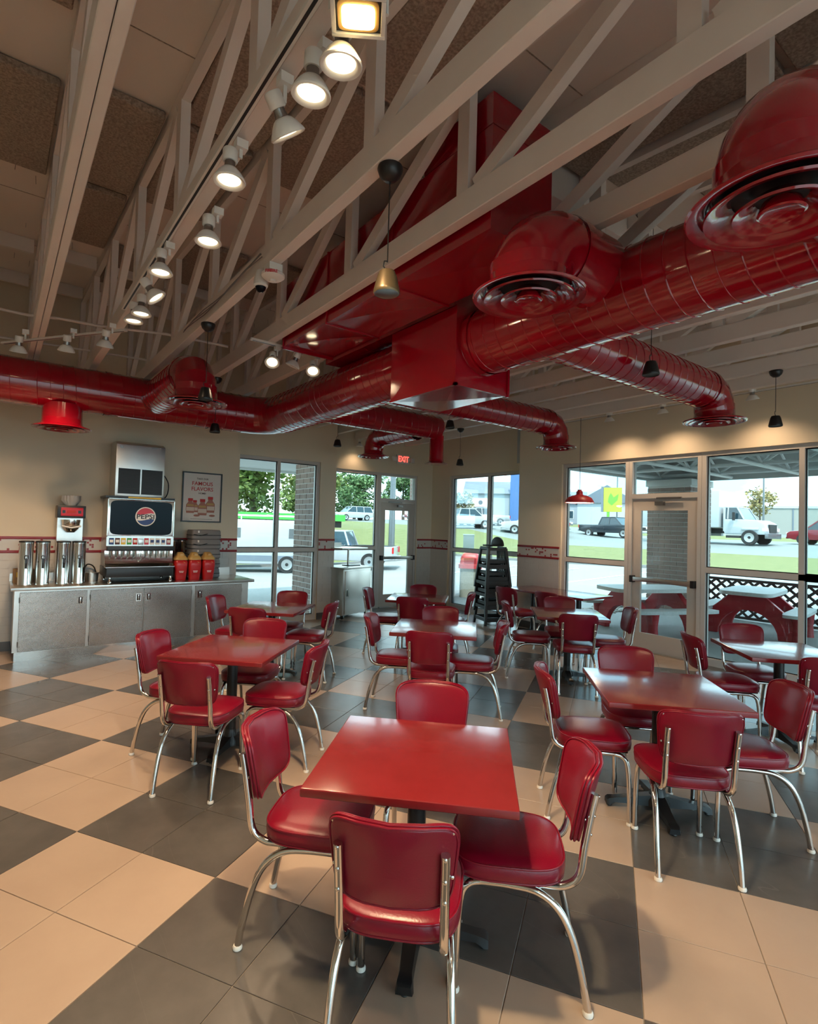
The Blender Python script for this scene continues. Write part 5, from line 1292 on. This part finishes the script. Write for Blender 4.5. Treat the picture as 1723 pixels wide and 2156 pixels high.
def picnic(label, x, y, rz, L=1.5):
    t = thing('picnic_table', label, 'picnic table', (x, y, gz(x, y)), math.radians(rz), group='red picnic tables on the patio')
    MB().prism(selip(L / 2, .40, 40, 6), .70, .76).build('table_top', 'picnic_top', t, smooth=40)
    M4 = Matrix(((0, 0, 1, 0), (1, 0, 0, 0), (0, 1, 0, 0), (0, 0, 0, 1)))
    for xx in (-L * .28, L * .28):
        arc = [(.44 * math.cos(a), .44 * math.sin(a)) for a in [PI * k / 12 for k in range(13)]]
        m = MB(); m.prism([(-.44, 0), (-.74, 0), (-.62, .36), (-.24, .70), (.24, .70), (.62, .36), (.74, 0), (.44, 0)] + arc[1:-1], xx - .05, xx + .05, M4)
        m.build('leg_arch', 'picnic_red', t, bevel=.008, bseg=1)
        for s in (-1, 1): MB().lathe([(.09, 0), (.075, .2), (.10, .41)], 16, (xx, s * .70, 0)).build('bench_post', 'picnic_red', t, smooth=40)
    for s in (-1, 1):
        MB().prism([(p, q + s * .66) for p, q in selip(L / 2, .15, 36, 5)], .41, .46).build('bench', 'picnic_top', t, smooth=40)
    return t
picnic('red picnic table with white top right behind the patio door', 9.15, 5.02, -22, 1.6)
picnic('red picnic table with white top outside the window right of the door', 10.75, 3.95, 8, 1.5)
def lattice(label, x, y0, y1, z1=.80):
    t = thing('lattice_fence', label, 'fence', (x, y0, gz(x, y0))); W_ = y1 - y0; sl = MB().bar((0, 0, -.5), (0, 0, .5), .024, .045, up=(0, 1, 0)).mesh('lattice_slat'); sl.materials.append(MATS['lattice'])
    for z in (.05, z1): MB().box(-.025, .025, 0, W_, z - .025, z + .025).build('rail', 'lattice', t)
    for y in (0, W_): MB().box(-.03, .03, y - .03, y + .03, 0, z1 + .05).build('post', 'lattice', t)
    ca = math.radians(44); step = .20; dxs = z1 / math.tan(PI / 2 - (PI / 2 - ca))
    for s in (-1, 1):
        k = -8
        while k * step < W_ + 1:
            a = k * step; k += 1
            # slat from (a, 0) to (a + run, z1), clipped to the panel
            run = z1 / math.tan(ca); pa, pb = Vector((a, .05)), Vector((a + run, z1))
            if s < 0: pa, pb = Vector((a + run, .05)), Vector((a, z1))
            pts = clip([(pa.x, pa.y), (pb.x, pb.y)], 0, 0, 0)
            ts = [0, 1]
            for lim, sg_ in ((0, 1), (W_, -1)):
                d = pb.x - pa.x; tt = (lim - pa.x) / d
                if (pa.x - lim) * sg_ < 0: ts[0] = max(ts[0], tt)
                if (pb.x - lim) * sg_ < 0: ts[1] = min(ts[1], tt)
            if ts[1] - ts[0] < .06: continue
            A = pa + (pb - pa) * ts[0]; B_ = pa + (pb - pa) * ts[1]; c = (A + B_) / 2; d = B_ - A
            o = obj('lattice_slat', sl, None, t, (.012 * s, c.x, c.y)); o.scale = (1, 1, d.length); o.rotation_euler = (-math.atan2(d.x, d.y), 0, 0)
lattice('dark lattice fence panel behind the right-hand picnic table', 12.15, 3.35, 5.35)
lattice('dark lattice fence panel at the right edge of the picture', 12.15, 1.1, 3.15)
m = MB(); R = random.Random(5)
for k in range(420):
    x = R.uniform(8.0, 12.6); y = 6.75 + R.uniform(-.35, .35); s = R.uniform(.03, .075); rings = []
    for z, g in ((0, .7), (.4, 1), (.8, .6)): rings.append([(x + s * g * math.cos(a * PI / 3) * R.uniform(.8, 1.2), y + s * g * math.sin(a * PI / 3) * R.uniform(.8, 1.2), gz(x, y) + s * z) for a in range(6)])
    m.rings(rings)
o = stuff(m.build('stone_bed', 'stone')); o['label'] = 'bed of loose pale stones along the patio edge'; o['category'] = 'stones'
tb = thing('trash_bin', 'outdoor bin with a red domed lid and pebbled base outside the bay', 'bin', (9.55, 9.78, gz(9.5, 9.8)), math.radians(-45))
MB().prism(selip(.25, .25, 32, 7), 0, .70).build('bin_body', 'trash_stone', tb, smooth=40)
MB().prism(selip(.29, .29, 32, 7), .70, .80).build('lid_skirt', 'trash_red', tb, smooth=40)
m = MB(); rings = []
for z, g in ((.80, .26), (.95, .24), (1.05, .19), (1.10, .10)): rings.append([(p, q, z) for p, q in selip(g, g, 32, 5)])
m.rings(rings); m.build('lid_dome', 'trash_red', tb, smooth=40)
MB().box(-.15, .15, -.262, -.23, .82, .96).build('flap', 'picnic_red', tb)
